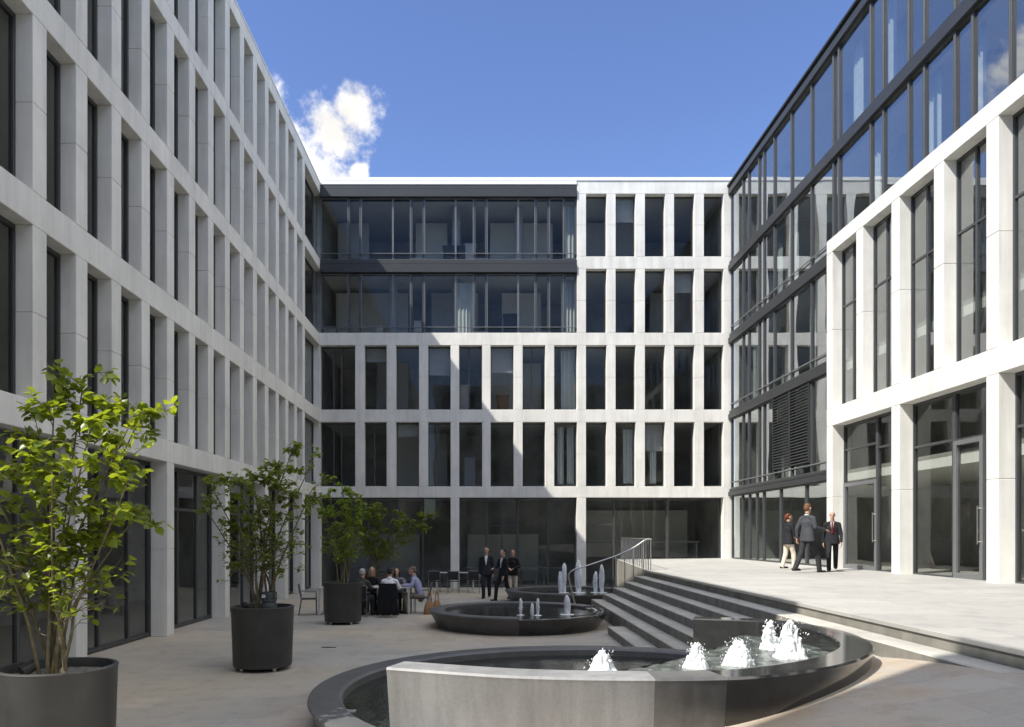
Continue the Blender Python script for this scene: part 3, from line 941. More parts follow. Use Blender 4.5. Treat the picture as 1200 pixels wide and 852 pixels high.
# lower pool
g = MB(); g.lathe([(0, .30), (ro-.36, .30), (ro-.36, .1), (0, .1)], 80); g.build('lower_pool', M['water_low'], f1)
# raised pool: inside edge of the wall, closed by the spill edge
inn = []
for i in range(12, len(op)-3):
    p = op[i]; t = (op[min(i+1, len(op)-1)]-op[max(i-1, 0)]).normalized()
    inn.append(p-Vector((t.y, -t.x, 0))*.29)
spill = catmull([(3.42, 10.45, 0), (3.40, 10.05, 0), (3.02, 9.45, 0), (2.14, 8.30, 0), (1.33, 7.55, 0), (.72, 7.15, 0), (.35, 6.60, 0)], 8)
def resample(pts, n):
    d = [0.0]
    for a, b in zip(pts[:-1], pts[1:]): d.append(d[-1]+(b-a).length)
    o_ = []; k = 0
    for q in range(n):
        t = d[-1]*q/(n-1)
        while k < len(d)-2 and d[k+1] < t: k += 1
        o_.append(pts[k].lerp(pts[k+1], (t-d[k])/max(1e-6, d[k+1]-d[k])))
    return o_
NA, NB = 110, 26
ra = resample(inn, NA); rb = resample(list(reversed(spill)), NA)
vs_ = []; fs_ = []
for i in range(NA):
    for k in range(NB):
        p = ra[i].lerp(rb[i], k/(NB-1))
        z = .825+.014*mnoise.noise(Vector((p.x*5, p.y*5, .3)))+.012*mnoise.noise(Vector((p.x*13, p.y*13, 2.3)))
        vs_.append(rel((p.x, p.y), z))
for i in range(NA-1):
    for k in range(NB-1): fs_.append((i*NB+k, (i+1)*NB+k, (i+1)*NB+k+1, i*NB+k+1))
g = MB(); g.add(vs_, fs_); g.build('raised_pool', M['water_high'], f1, smooth=True)
# cascade from the spill edge down to the lower pool
g = MB(); vs_ = []; fs_ = []
for i, p in enumerate(spill):
    t = (spill[min(i+1, len(spill)-1)]-spill[max(i-1, 0)]).normalized()
    inw = Vector((t.y, -t.x, 0))
    if (Vector((1.0, 9.6, 0))-p).dot(inw) < 0: inw = -inw
    for k in range(8):
        s = k/7
        q = p+inw*(.42*s**.8+.03*mnoise.noise(Vector((i*.6, k*.8, 0))))
        z = .83-(.83-.27)*s**1.5
        vs_.append(rel((q.x, q.y), z))
for i in range(len(spill)-1):
    for k in range(7):
        fs_.append((i*8+k, (i+1)*8+k, (i+1)*8+k+1, i*8+k+1))
g.add(vs_, fs_); g.build('cascade', M['water_high'], f1, smooth=True)
# spout in the low ring
g = MB(); g.box(-.06, .06, -.05, .05, 0, .03, c=.008); g.tube([(0, 0, 0), (0, 0, -.12)], [.035, .01], 8)
g.build('spout', M['mullion'], f1, loc=rel((-1.36, 7.75), .36))

# jets ---------------------------------------------------------------
FOAM_R = random.Random(5)
def jet(loc, h, w_, label, mound=False, group=None, lean=0.0, twin=0.0):
    rn = FOAM_R; g = MB()
    if mound:
        for i in range(75):
            a = rn.random()*2*math.pi; q = math.sqrt(rn.random()); rr = w_*.5*q
            top = h*(1-q**1.5)*rn.uniform(.65, 1.08)+.03
            s = w_*rn.uniform(.045, .085)
            g.capsule((rr*math.cos(a), rr*math.sin(a), -.01), (rr*math.cos(a)*.86+lean, rr*math.sin(a)*.86, top), s*1.35, s*rn.uniform(.35, .8), n=9)
        for i in range(60):
            t = rn.random(); a = rn.random()*2*math.pi; rr = w_*.46*((1-t)**.6); s = rn.uniform(.010, .02)
            g.ball((rr*math.cos(a)+lean*t, rr*math.sin(a), h*t), s, s, s*rn.uniform(1, 1.8), seg=8, rings=6)
        for i in range(110):
            a = rn.random()*2*math.pi; rr = w_*(.25+.55*rn.random()**1.6); t = rn.random()
            s = rn.uniform(.005, .0085)
            g.ball((rr*math.cos(a)*(1-.5*t)+lean*t, rr*math.sin(a)*(1-.5*t), h*t*1.1), s, s, s*1.6, seg=6, rings=4)
    else:
        stems = [(0, 0, h)] + ([(twin, .02, h*.68)] if twin else [])
        for (ox, oy, hh) in stems:
            nb = int(hh*60)+8
            for i in range(nb):
                t = i/nb
                rad = w_*.43*(.72+.45*math.sin(min(1, t*1.1)*math.pi*.8))*(1 if t < .85 else 1-(t-.85)*4.5)
                for q in range(2):
                    a = rn.random()*6.28; k = rad*.45*rn.random()
                    g.ball((ox+k*math.cos(a)+lean*t, oy+k*math.sin(a), hh*t), rad*rn.uniform(.5, .8), None, rad*2.4, seg=8, rings=6)
        for i in range(80):
            a = rn.random()*6.28; t = rn.random(); rr = w_*(.25+.75*rn.random()**2)*(1.15-.6*t); s = rn.uniform(.0045, .0085)
            g.ball((rr*math.cos(a), rr*math.sin(a), h*t*1.03), s, s, s*rn.uniform(1, 2.5), seg=6, rings=4)
        g.lathe([(0, .012), (w_*.9, .016), (w_*1.5, .0), (0, -.01)], 18)
    o = g.build('water_jet', M['foam'], None, smooth=True, loc=loc)
    tag(o, label, 'water jet', group or 'water jets of the fountains')
    md = o.modifiers.new('blend', 'REMESH'); md.mode = 'VOXEL'; md.voxel_size = .006 if mound else .0075; md.use_smooth_shade = True
    sm = o.modifiers.new('soften', 'SMOOTH'); sm.factor = .5; sm.iterations = 2 if mound else 3
    return o
jet((1.15, 7.50, .81), .21, .29, 'low frothy white mound of water closest to the concrete wall', True)
jet((2.12, 7.72, .81), .24, .27, 'white water mound between the lone mound and the wide one', True)
jet((2.62, 7.93, .81), .26, .33, 'broad rounded white water mound beside the tallest splash', True)
jet((3.34, 8.40, .81), .40, .36, 'tallest splashing white mound near the rounded tip of the front fountain', True)
jet((3.32, 8.95, .81), .33, .24, 'thin half-transparent splash just behind the tallest mound', True)
jet((.82, 17.55, .33), .37, .085, 'slim jet closest to the dry rim of the middle basin')
jet((1.21, 17.5, .33), .37, .085, 'forked jet in the centre of the middle basin', twin=-.13)
jet((1.90, 17.7, .33), .36, .15, 'thick short jet nearest the steps in the middle basin')
jet((2.54, 24.55, .33), .92, .15, 'outermost tall jet of the far basin, split at its foot', twin=-.12)
jet((2.98, 24.5, .33), .98, .22, 'tallest and thickest jet of the far basin, in line with a white pillar')
jet((3.55, 24.6, .33), .62, .15, 'shorter jet paired with a taller one in the far basin')
jet((3.74, 24.55, .33), .86, .17, 'taller jet of the pair nearest the stair side in the far basin')

# ------------------------------------------------------------------ handrail and railing
hr = empty('handrail', (2.66, 22.3, 0), 0, 'slender steel handrail curving down beside the end of the steps', 'railing')
g = MB()
path = catmull([(4.85, 22.3, 2.05), (4.68, 22.3, 2.04), (4.34, 22.3, 1.82), (3.89, 22.3, 1.60), (3.44, 22.3, 1.44), (2.96, 22.3, 1.28), (2.63, 22.3, 1.18), (2.46, 22.3, 1.06), (2.46, 22.3, .85), (2.66, 22.3, .02)], 6)
g.tube([(p.x-2.66, p.y-22.3, p.z) for p in path], .022, 8); g.build('rail', M['steel'], hr, smooth=True)
for i, x in enumerate([3.8, 4.07, 4.32, 4.60, 4.82]):
    zb = 0 if x < 4.75 else TER
    ztop = float(np.interp(x, [2.63, 2.96, 3.44, 3.89, 4.34, 4.68, 4.85], [1.18, 1.28, 1.44, 1.60, 1.82, 2.04, 2.05]))
    g = MB(); g.box(-.012, .012, -.025, .025, zb, min(ztop, 2.04), c=.003)
    g.build('post', M['steel'], hr, loc=(x-2.66, 0.0, 0))
tr = empty('railing', (TX, 22.4, TER), 0, 'steel railing with upright bars along the terrace edge towards the end block', 'railing')
g = MB(); a = Vector((TX+.1, 22.4, 2.05)); b = Vector((5.55, 31.2, 2.06))
g.tube([a-Vector((TX, 22.4, TER)), b-Vector((TX, 22.4, TER))], .022, 8); g.build('rail', M['steel'], tr, smooth=True)
for i in range(17):
    p = a.lerp(b, i/16)
    g = MB(); g.box(-.011, .011, -.02, .02, 0, .89, c=.003); g.build('bar', M['mullion'], tr, loc=(p.x-TX, p.y-22.4, 0))

# ------------------------------------------------------------------ planters and trees
def planter(loc, r, h, label):
    o = empty('planter', loc, 0, label, 'planter', 'round planters for the trees')
    g = MB(); b = .06
    g.lathe([(0, b), (r*.90, b), (r*.925, b+.03), (r-.008, h-.03), (r, h-.01), (r-.012, h), (r-.04, h), (r-.05, h-.02), (r-.055, h-.12), (0, h-.12)], 72, close=False)
    g.build('shell', M['pot'], o, angle=40)
    g = MB(); vs_ = [(0, 0, h-.085)]; nr = 10; ns = 48
    for i in range(1, nr+1):
        for k in range(ns):
            a = 6.2832*k/ns; q = (r-.056)*i/nr
            vs_.append((q*math.cos(a), q*math.sin(a), h-.085+.02*mnoise.noise(Vector((q*math.cos(a)*14, q*math.sin(a)*14, 0)))))
    fs_ = [(0, 1+k, 1+(k+1) % ns) for k in range(ns)]
    for i in range(nr-1):
        for k in range(ns):
            k2 = (k+1) % ns
            fs_.append((1+i*ns+k, 1+(i+1)*ns+k, 1+(i+1)*ns+k2, 1+i*ns+k2))
    g.add(vs_, fs_); g.build('gravel', M['soil'], o, smooth=True)
    for k in range(4):
        a = R(45+90*k)
        g = MB(); g.lathe([(0, 0), (.035, 0), (.035, b), (0, b)], 12); g.build('foot', M['steel'], o, loc=(r*.72*math.cos(a), r*.72*math.sin(a), 0))
    return o

def tree(loc, z0, tips, label, leafmat, leaf=.075, nleaf=2200, seed=1, spread=.5, stem_r=.028, bare=.30, droop=.2, up_bias=1.6):
    """several stems from one root; twigs carry the leaves"""
    rn = random.Random(seed)
    o = empty('tree', (loc[0], loc[1], z0), 0, label, 'tree', 'multi-stemmed trees in round planters')
    twigs = []      # (p0, p1) that carry leaves
    for (tx, ty, tz) in tips:
        tip = Vector((tx, ty, tz))
        bx_ = Vector((rn.uniform(-.12, .12), rn.uniform(-.1, .1), 0))
        mid = bx_.lerp(tip, .45); mid.z = tz*.5; mid.x -= tx*.12; mid.y -= ty*.1
        m2 = bx_.lerp(tip, .22); m2.z = tz*.24; m2.x -= tx*.08
        cur = catmull([bx_, m2+Vector((rn.uniform(-.03, .03), rn.uniform(-.03, .03), 0)), mid+Vector((rn.uniform(-.07, .07), rn.uniform(-.07, .07), 0)), tip], 7)
        n_ = len(cur); g = MB()
        g.tube(cur, [stem_r*(1-.82*(i/(n_-1)))+.002 for i in range(n_)], 8)
        L = sum((cur[i+1]-cur[i]).length for i in range(n_-1))
        for b in range(int(L*6)+3):
            t = bare+(1-bare)*(b+rn.random())/(int(L*6)+3)
            i = min(n_-2, int(t*(n_-1)))
            p = cur[i].lerp(cur[i+1], t*(n_-1)-i)
            a = rn.random()*6.283
            d = Vector((math.cos(a), math.sin(a), rn.uniform(.05, .9))).normalized()
            ln = spread*rn.uniform(.45, 1.1)*(1.15-.5*t)
            q1 = p+d*ln*.5+Vector((0, 0, .04)); q2 = p+d*ln+Vector((0, 0, -droop*ln*rn.random()))
            g.tube([p, q1, q2], [stem_r*.24, stem_r*.16, .0025], 5)
            twigs.append((p.lerp(q1, .5), q1)); twigs.append((q1, q2)); twigs.append((q1, q2))
            for s in range(3):
                u = rn.uniform(.3, 1)
                pp = q1.lerp(q2, u) if rn.random() < .7 else p.lerp(q1, u)
                dd = (d+Vector((rn.uniform(-1, 1), rn.uniform(-1, 1), rn.uniform(-.5, .7)))).normalized()
                e = pp+dd*ln*rn.uniform(.25, .5)
                g.tube([pp, e], [.003, .0018], 4); twigs.append((pp, e))
        twigs += [(cur[-3], cur[-1])]*3
        g.build('stem', M['bark'], o, smooth=True)
    V = []; F = []; ztop = max(t_[2] for t_ in tips)
    for i in range(int(nleaf*1.9)):
        p0, p1 = rn.choice(twigs)
        if rn.random() > (max(0, p0.z)/ztop)**up_bias*1.4: continue
        t = rn.random()**.7
        p = p0.lerp(p1, t)+Vector((rn.gauss(0, .012), rn.gauss(0, .012), rn.gauss(0, .012)))
        d = (p1-p0).normalized()
        dir_ = (d*.6+Vector((rn.uniform(-1, 1), rn.uniform(-1, 1), rn.uniform(-.8, .35)))).normalized()
        up = Vector((rn.gauss(0, .45), rn.gauss(0, .45), 1)).normalized()
        sd = dir_.cross(up)
        if sd.length < .1: continue
        sd.normalize(); nn = sd.cross(dir_)
        s = leaf*rn.uniform(.55, 1.2); wd = s*rn.uniform(.34, .44); fold = rn.uniform(.1, .45); cv = rn.uniform(-.05, .25)
        p = p+dir_*s*.12
        b = len(V)
        V += [p, p+dir_*s*.30+sd*wd*.85+nn*fold*wd, p+dir_*s*.68+sd*wd*.9+nn*(fold*wd-cv*s*.4), p+dir_*s-nn*cv*s,
              p+dir_*s*.68-sd*wd*.9+nn*(fold*wd-cv*s*.4), p+dir_*s*.30-sd*wd*.85+nn*fold*wd, p+dir_*s*.5-nn*cv*s*.2]
        F += [(b, b+1, b+6), (b+1, b+2, b+6), (b+2, b+3, b+6), (b+3, b+4, b+6), (b+4, b+5, b+6), (b+5, b, b+6)]
    g = MB(); g.v = [tuple(v) for v in V]; g.f = F; g.m = [0]*len(F)
    me = bpy.data.meshes.new('foliage'); me.from_pydata(g.v, [], g.f); me.materials.append(M[leafmat])
    me.polygons.foreach_set('use_smooth', [True]*len(F)); me.update()
    link(bpy.data.objects.new('foliage', me), o)
    return o

P1, P2, P3, P4 = (-3.72, 6.70), (-3.59, 12.42), (-3.48, 18.85), (-3.55, 24.6)
planter((*P1, 0), .48, 1.02, 'dark planter of the big bright tree, partly in sunlight at the frame edge')
planter((*P2, 0), .50, 1.02, 'dark planter holding a grey canister, beside the front fountain')
planter((*P3, 0), .48, 1.02, 'dark planter close to the seated people at the café table')
planter((*P4, 0), .45, 1.0, 'dark planter behind the seated people, near the end block')
tree(P1, .9, [(-.78, .0, 1.55), (-.55, -.35, 2.0), (-.35, .3, 2.2), (.02, -.1, 2.42), (.12, .2, 2.68), (.45, -.3, 2.2), (.62, .1, 2.32), (.64, .25, 2.40), (.72, -.2, 1.75), (-.9, .3, 1.9), (.2, -.45, 1.8), (.66, .15, 1.5)],
     'large sunlit yellow-green tree in the nearest planter, reaching out of frame', 'leaf_a', .090, 2900, 3, .50, .017, .36)
tree(P2, .9, [(-1.0, .1, 1.75), (-.75, -.3, 2.1), (-.45, .2, 2.15), (-.1, -.2, 2.2), (.2, .3, 2.35), (.55, -.1, 2.75), (.75, .2, 2.45), (.85, -.2, 2.0), (-.35, -.35, 1.6), (-.15, .35, 1.75), (.42, -.3, 2.25)],
     'dark green airy tree in the planter with the grey canister', 'leaf_b', .080, 3000, 8, .50, .022, .38)
tree(P3, .9, [(-.45, .1, 1.9), (-.3, -.25, 2.3), (-.05, .2, 2.45), (.2, -.15, 2.4), (.4, .2, 2.25), (.55, -.1, 2.0), (-.55, -.1, 2.1), (.1, .35, 2.1)],
     'light green bushy tree in front of the end block, third from the viewer', 'leaf_c', .062, 4000, 12, .38, .018, .36)
tree(P4, .9, [(-.5, .1, 1.7), (-.2, -.25, 2.0), (.1, .2, 2.2), (.4, -.15, 2.1), (.9, .2, 2.0), (1.2, -.1, 1.75), (1.6, .15, 1.9), (1.85, -.1, 1.55)],
     'darker leafy tree standing behind the seated people', 'leaf_b', .078, 5200, 15, .55, .018, .30)
# things in the planters
cn = empty('canister', (P2[0]+.16, P2[1]-.22, .925), 0, 'small grey gas canister with handled collar standing in a planter', 'canister')
g = MB(); g.lathe([(0, 0), (.12, 0), (.13, .02), (.13, .13), (.11, .18), (.05, .20), (0, .20)], 28, close=False); g.build('body', M['bottle'], cn, angle=35)
g = MB(); g.lathe([(.115, .19), (.125, .19), (.125, .235), (.115, .235)], 28)
g.lathe([(.115, .30), (.125, .30), (.125, .335), (.115, .335)], 28)
for a in (20, 110, 200, 290):
    g.lathe([(.114, .225), (.126, .225), (.126, .31), (.114, .31)], 6, a0=a-16, a1=a+16)
g.build('collar', M['bottle'], cn)
g = MB(); g.tube([(0, 0, .2), (0, 0, .26)], .02, 8); g.box(-.035, .035, -.02, .02, .25, .29, c=.005); g.build('valve', M['black'], cn)
def uplight(loc, rz, label):
    o = empty('uplight', loc, rz, label, 'lamp', 'small black spotlights in the planters')
    g = MB(); g.tube([(0, 0, 0), (0, 0, .06)], .012, 8); g.build('stake', M['black'], o)
    g = MB(); g.tube([(-.05, 0, .06), (.07, 0, .11)], .05, 16); g.build('housing', M['black'], o)
uplight((P1[0]-.20, P1[1]-.12, .93), R(60), 'black spotlight in the gravel of the nearest planter')
uplight((P2[0]-.24, P2[1]-.1, .935), R(120), 'black spotlight in the planter with the grey canister')

# drain slot
g = MB(); g.box(-.14, .14, -.03, .03, 0, .008, c=.002)
for i in range(6): g.box(-.12+i*.042, -.10+i*.042, -.022, .022, .008, .011)
tag(g.build('drain_cover', M['black'], None, loc=(-3.0, 14.78, zg(-3.0, 14.78)+.002)), 'small black drain slot in the paving between two planters', 'drain cover')

# ------------------------------------------------------------------ café furniture
def make_chair(loc, rz, label):
    o = empty('cafe_chair', loc, rz, label, 'chair', 'metal café chairs')
    g = MB(); g.box(-.21, .21, -.2, .2, .43, .45, c=.006); g.build('seat', M['chairmesh'], o)
    g = MB(); v = []
    for i in range(5):
        t = i/4; y = -.205-.06*t-.02*math.sin(t*3.1)
        v += [(-.20, y, .50+.32*t), (.20, y, .50+.32*t), (-.20, y-.008, .50+.32*t), (.20, y-.008, .50+.32*t)]
    f = []
    for i in range(4):
        a = i*4; f += [(a, a+1, a+5, a+4), (a+2, a+6, a+7, a+3), (a, a+4, a+6, a+2), (a+1, a+3, a+7, a+5)]
    f += [(0, 2, 3, 1), (16, 17, 19, 18)]
    g.add(v, f); g.build('backrest', M['chairmesh'], o)
    for sx in (-1, 1):
        g = MB(); g.tube([(sx*.215, .2, 0), (sx*.215, .19, .43), (sx*.215, .19, .64), (sx*.215, -.2, .65)], .011, 6); g.build('leg', M['mullion'], o)
        g = MB(); g.tube([(sx*.215, -.27, 0), (sx*.212, -.2, .44), (sx*.212, -.28, .84)], .011, 6); g.build('leg', M['mullion'], o)
    g = MB(); g.tube([(-.212, -.28, .84), (.212, -.28, .84)], .011, 6); g.build('top_rail', M['mullion'], o)
    return o
def make_table(loc, sx, sy, label):
    o = empty('cafe_table', loc, 0, label, 'table', 'café tables')
    g = MB(); g.box(-sx/2, sx/2, -sy/2, sy/2, .715, .74, c=.006); g.build('table_top', M['tabletop'], o)
    for a in (-1, 1):
        for b in (-1, 1):
            g = MB(); g.box(a*(sx/2-.05)-.025, a*(sx/2-.05)+.025, b*(sy/2-.05)-.025, b*(sy/2-.05)+.025, 0, .714, c=.004); g.build('leg', M['lightfurn'], o)
    return o
TXc, TYc = -2.85, 21.35
make_table((TXc-.42, TYc, 0), .8, .8, 'square café table at the planter end, people seated round it')
make_table((TXc+.42, TYc, 0), .8, .8, 'square café table beside the man in the lavender shirt')
make_chair((-2.55, 20.45, 0), 0, 'café chair draped with a black jacket')
make_chair((-3.32, 20.45, 0), 0, 'café chair of the grey-haired person with their back turned')
make_chair((-3.25, 22.2, 0), R(180), 'café chair of the person in black facing the camera')
make_chair((-2.5, 22.2, 0), R(180), 'café chair of the dark-haired woman on the far side')
make_chair((-1.75, 21.35, 0), R(90), 'café chair of the man in the lavender shirt')
make_chair((-4.78, 20.9, 0), R(-80), 'empty café chair beside the third planter, by the shaded wing')
make_table((-4.15, 21.1, 0), .75, .75, 'café table with one empty chair, partly hidden by a planter')
for i, px_ in enumerate((509, 531.5, 555)):
    x = (px_-568)*28.9/900
    make_chair((x, 28.9, 0), R([2, -3, 1][i]), ['empty black-backed chair nearest the seated group, in the row before the end block',
                                             'middle empty chair of the row before the end block',
                                             'empty chair of the row closest to the standing men'][i])
for i, px_ in enumerate((521, 545.5)):
    make_table(((px_-568)*29.7/900, 29.75, 0), .7, .7, ['café table behind the first two empty chairs by the end block', 'café table behind the empty chair near the standing men'][i])

# ------------------------------------------------------------------ people
def remesh(mb, mat, name, parent, vox=.009, smooth=2):
    me = mb.mesh(name, mat)
    o = bpy.data.objects.new(name, me); COL.objects.link(o)
    md = o.modifiers.new('r', 'REMESH'); md.mode = 'VOXEL'; md.voxel_size = vox; md.use_smooth_shade = True
    sm = o.modifiers.new('s', 'SMOOTH'); sm.iterations = smooth; sm.factor = .5
    dg = bpy.context.evaluated_depsgraph_get()
    nm = bpy.data.meshes.new_from_object(o.evaluated_get(dg))
    o.modifiers.clear(); o.data = nm; bpy.data.meshes.remove(me)
    nm.name = name
    nm.polygons.foreach_set('use_smooth', [True]*len(nm.polygons))
    o.parent = parent
    return o

def person(loc, face, height, label, top, legs, hair, pose='stand', stride=.0, arms=None, shirt=None, tie=None, longhair=False, coat=True, lean=.0, turn=0.0, shoes=(.02, .018, .016), bald=False, ponytail=False, hairlen=0, skirt=False, group=None):
    """local frame: x to the person's right, y forward, z up, metres for a 1.75 m figure"""
    k = height/1.75
    rz = math.atan2(face[1], face[0])-math.pi/2
    o = empty('person', loc, rz, label, 'person', group)
    o.scale = (k, k, k)
    V3 = Vector
    sit = pose == 'sit'
    pz = .50 if sit else .93
    tors = .52
    pel = V3((0, 0, pz)); che = V3((0, lean*.55, pz+.34)); nb = V3((0, lean*.9, pz+tors)); hd = V3((0, lean*1.05+.02, pz+tors+.165))
    sh = {s: V3((s*.185, lean*.85-.0, pz+tors-.088)) for s in (-1, 1)}
    hp = {s: V3((s*.088, 0, pz-.02)) for s in (-1, 1)}
    if sit:
        kn = {s: V3((s*.13, .44, .50)) for s in (-1, 1)}; an = {s: V3((s*.13, .42+.06*s, .09)) for s in (-1, 1)}
    else:
        kn = {}; an = {}
        for s in (-1, 1):
            f = s*stride
            kn[s] = V3((s*.092, f*.55+.03+abs(stride)*.12, .50)); an[s] = V3((s*.088, f, .085+(.05 if f < -.05 else 0)))
    arms = arms or {}
    el_, wr = {}, {}
    for s in (-1, 1):
        if s in arms: el_[s], wr[s] = V3(arms[s][0]), V3(arms[s][1])
        else:
            sw = -s*stride*.5
            el_[s] = sh[s]+V3((s*.05, sw*.4-.02, -.28)); wr[s] = el_[s]+V3((s*.005, sw*.5+.07, -.25))
    X = V3((1, 0, 0))
    tm = Matrix.Rotation(turn, 3, 'Z')
    # --- body: one continuous skin surface
    b = MB()
    b.capsule(pel+V3((0, 0, .05)), che, .122, .135, X, .62); b.capsule(che, nb+V3((0, 0, -.13)), .14, .10, X, .58)
    b.capsule(nb+V3((0, 0, -.16)), nb+V3((0, 0, -.04)), .055, .052)
    b.capsule(nb+V3((0, 0, -.06)), hd+V3((0, -.015, -.03)), .056, .054)
    for s in (-1, 1):
        b.capsule(nb+V3((s*.04, 0, -.085)), sh[s]+V3((-s*.02, 0, -.012)), .040, .038)
        b.capsule(sh[s]+V3((-s*.02, 0, -.015)), el_[s], .040, .036); b.capsule(el_[s], wr[s], .036, .025)
        b.capsule(hp[s], kn[s], .074, .050); b.capsule(kn[s], an[s], .050, .034)
        fd = V3((0, 1, 0))
        b.capsule(an[s]+V3((0, -.03, -.04)), an[s]+V3((s*.012, .15, -.055)), .036, .030, X, .7)
        # hand: palm, four fingers, thumb
        d = (wr[s]-el_[s]).normalized(); side = d.cross(V3((0, 0, 1)))
        side = side.normalized() if side.length > .2 else V3((0, 1, 0))
        side = V3((0, 1, 0)) - d*d.y if abs(d.z) > .75 else side*(-s)
        side.normalize(); nrm = d.cross(side)
        if nrm.dot(V3((-s, 0, -.6))) < 0: nrm = -nrm
        pc = wr[s]+d*.05
        b.capsule(wr[s], wr[s]+d*.085, .026, .036, side, .48)
        for i, fl in enumerate((.072, .080, .074, .058)):
            base = wr[s]+d*.09+side*(.027-.018*i)
            mid = base+d*fl*.5+nrm*.008; tip = mid+d*fl*.35+nrm*.025
            b.capsule(base, mid, .0095, .009, n=8); b.capsule(mid, tip, .009, .0075, n=8)
        tb_ = wr[s]+d*.03+side*.022
        b.capsule(tb_, tb_+side*.032+d*.03+nrm*.006, .012, .010, n=8); b.capsule(tb_+side*.032+d*.03+nrm*.006, tb_+side*.036+d*.058+nrm*.014, .010, .008, n=8)
    def H(x, y, z): return hd + tm @ V3((x, y, z))
    b.ball(H(0, -.008, .035), .074, .094, .088, tm); b.ball(H(0, .018, -.035), .056, .070, .078, tm)
    b.capsule(H(0, .088, .022), H(0, .108, -.022), .010, .016, n=8)
    b.capsule(H(-.035, .078, .04), H(.035, .078, .04), .014, .014, n=8)
    b.capsule(H(-.02, .082, -.058), H(.02, .082, -.058), .010, .010, n=8)
    b.ball(H(0, .075, -.095), .022, .018, .018, tm)
    for s in (-1, 1): b.ball(H(s*.075, -.005, .0), .012, .024, .034, tm)
    body = remesh(b, M['skin'], 'body', o, .0085, 2)
    body.data.materials.append(M['eye']); body.data.materials.append(M['lip'])
    eyes = [H(s*.031, .088, .017) for s in (-1, 1)]; lip = [H(x, .09, -.058) for x in (-.018, 0, .018)]
    for p in body.data.polygons:
        c = p.center
        if min((c-e).length for e in eyes) < .0125: p.material_index = 1
        elif min((c-e).length for e in lip) < .011: p.material_index = 2
    # --- clothes
    j = MB(); flare = .035 if coat else .0
    if coat and not sit:
        rg = [(che.z, .168, .112), (pz+.20, .158, .108), (pz+.06, .186, .128), (pz-.06, .202, .142), (pz-.145, .208, .150)]
        vs_ = []; fs_ = []
        for (zz, ra_, rb2) in rg:
            for q in range(20):
                an_ = 6.2832*q/20; vs_.append((ra_*math.cos(an_), lean*.3+rb2*math.sin(an_), zz))
        for i in range(4):
            for q in range(20): fs_.append((i*20+q, i*20+(q+1) % 20, (i+1)*20+(q+1) % 20, (i+1)*20+q))
        fs_ += [tuple(range(19, -1, -1)), tuple(range(80, 100))]
        j.add(vs_, fs_)
    else:
        j.capsule(pel, che, .168, .166, X, .70)
    j.capsule(che, nb+V3((0, 0, -.095)), .172, .120, X, .68)
    for s in (-1, 1):
        j.capsule(nb+V3((s*.045, 0, -.048)), sh[s]+V3((-s*.012, 0, .0)), .058, .064)
        j.capsule(sh[s]+V3((-s*.012, 0, -.006)), el_[s], .065, .055); j.capsule(el_[s], el_[s].lerp(wr[s], .93), .053, .040)
    j.capsule(nb+V3((0, -.012, -.05)), nb+V3((0, -.006, .005)), .075, .064)
    remesh(j, cloth(top), 'jacket' if coat else 'shirt', o, .012, 4)
    t = MB()
    t.capsule(pel+V3((0, 0, .06)), pel+V3((0, 0, -.05)), .142, .150, X, .68)
    for s in (-1, 1):
        t.capsule(hp[s], kn[s], .092, .070); t.capsule(kn[s], an[s]+V3((0, -.008, -.03)), .072, .060)
    if skirt: t.capsule(pel, kn[1].lerp(kn[-1], .5), .16, .17, X, .8)
    remesh(t, cloth(legs), 'trousers', o, .012, 4)
    for s in (-1, 1):
        q = MB()
        q.capsule(an[s]+V3((0, -.045, -.047)), an[s]+V3((s*.014, .165, -.056)), .042, .034, X, .72)
        q.box(an[s].x-.038, an[s].x+.038+s*.006, an[s].y-.08, an[s].y+.19, an[s].z-.085, an[s].z-.068, c=.006)
        remesh(q, cloth(shoes, .4), 'shoe', o, .009, 2)
    # hair
    h = MB()
    if bald:
        for s in (-1, 1):
            h.ball(H(s*.062, -.03, .012), .022, .055, .04, tm)
        h.ball(H(0, -.078, .01), .06, .03, .045, tm)
    else:
        h.ball(H(0, -.022, .055), .081, .092, .078, tm); h.ball(H(0, -.055, .01), .076, .062, .075, tm)
        if longhair:
            h.capsule(H(0, -.06, .0), H(0, -.075, -.16), .078, .06, tm @ X, .6)
            for s in (-1, 1): h.capsule(H(s*.07, -.01, .03), H(s*.078, .0, -.14), .026, .03)
        if ponytail: h.capsule(H(0, -.11, .04), H(0, -.15, -.10), .032, .016)
    remesh(h, cloth(hair, .6), 'hair', o, .009, 2)
    if shirt:
        # shirt front: a V between the lapels, following the chest
        g = MB(); n_ = 8; vs_ = []
        for i in range(n_+1):
            u = i/n_; z = nb.z-.005-u*.33; wdt = .052*(1-u)**.9+.004
            yb = nb.y*(1-u)+che.y*u + (.066+.052*math.sin(min(1, u*1.5)*1.57))
            for sx in (-1, 0, 1): vs_.append((sx*wdt, yb+.004+(.010 if sx == 0 else 0), z))
            for sx in (-1, 0, 1): vs_.append((sx*wdt, yb-.03, z))
        fs_ = []
        for i in range(n_):
            a = i*6; c = a+6
            fs_ += [(a, a+1, c+1, c), (a+1, a+2, c+2, c+1), (a+3, c+3, c+4, a+4), (a+4, c+4, c+5, a+5), (a, c, c+3, a+3), (a+2, a+5, c+5, c+2)]
        g.add(vs_, fs_); g.build('shirt_front', cloth(shirt), o, smooth=False)
        g = MB(); g.lathe([(.058, 0), (.066, .0), (.062, .035), (.055, .035)], 18); g.build('collar', cloth(shirt), o, loc=(0, nb.y-.008, nb.z-.015))
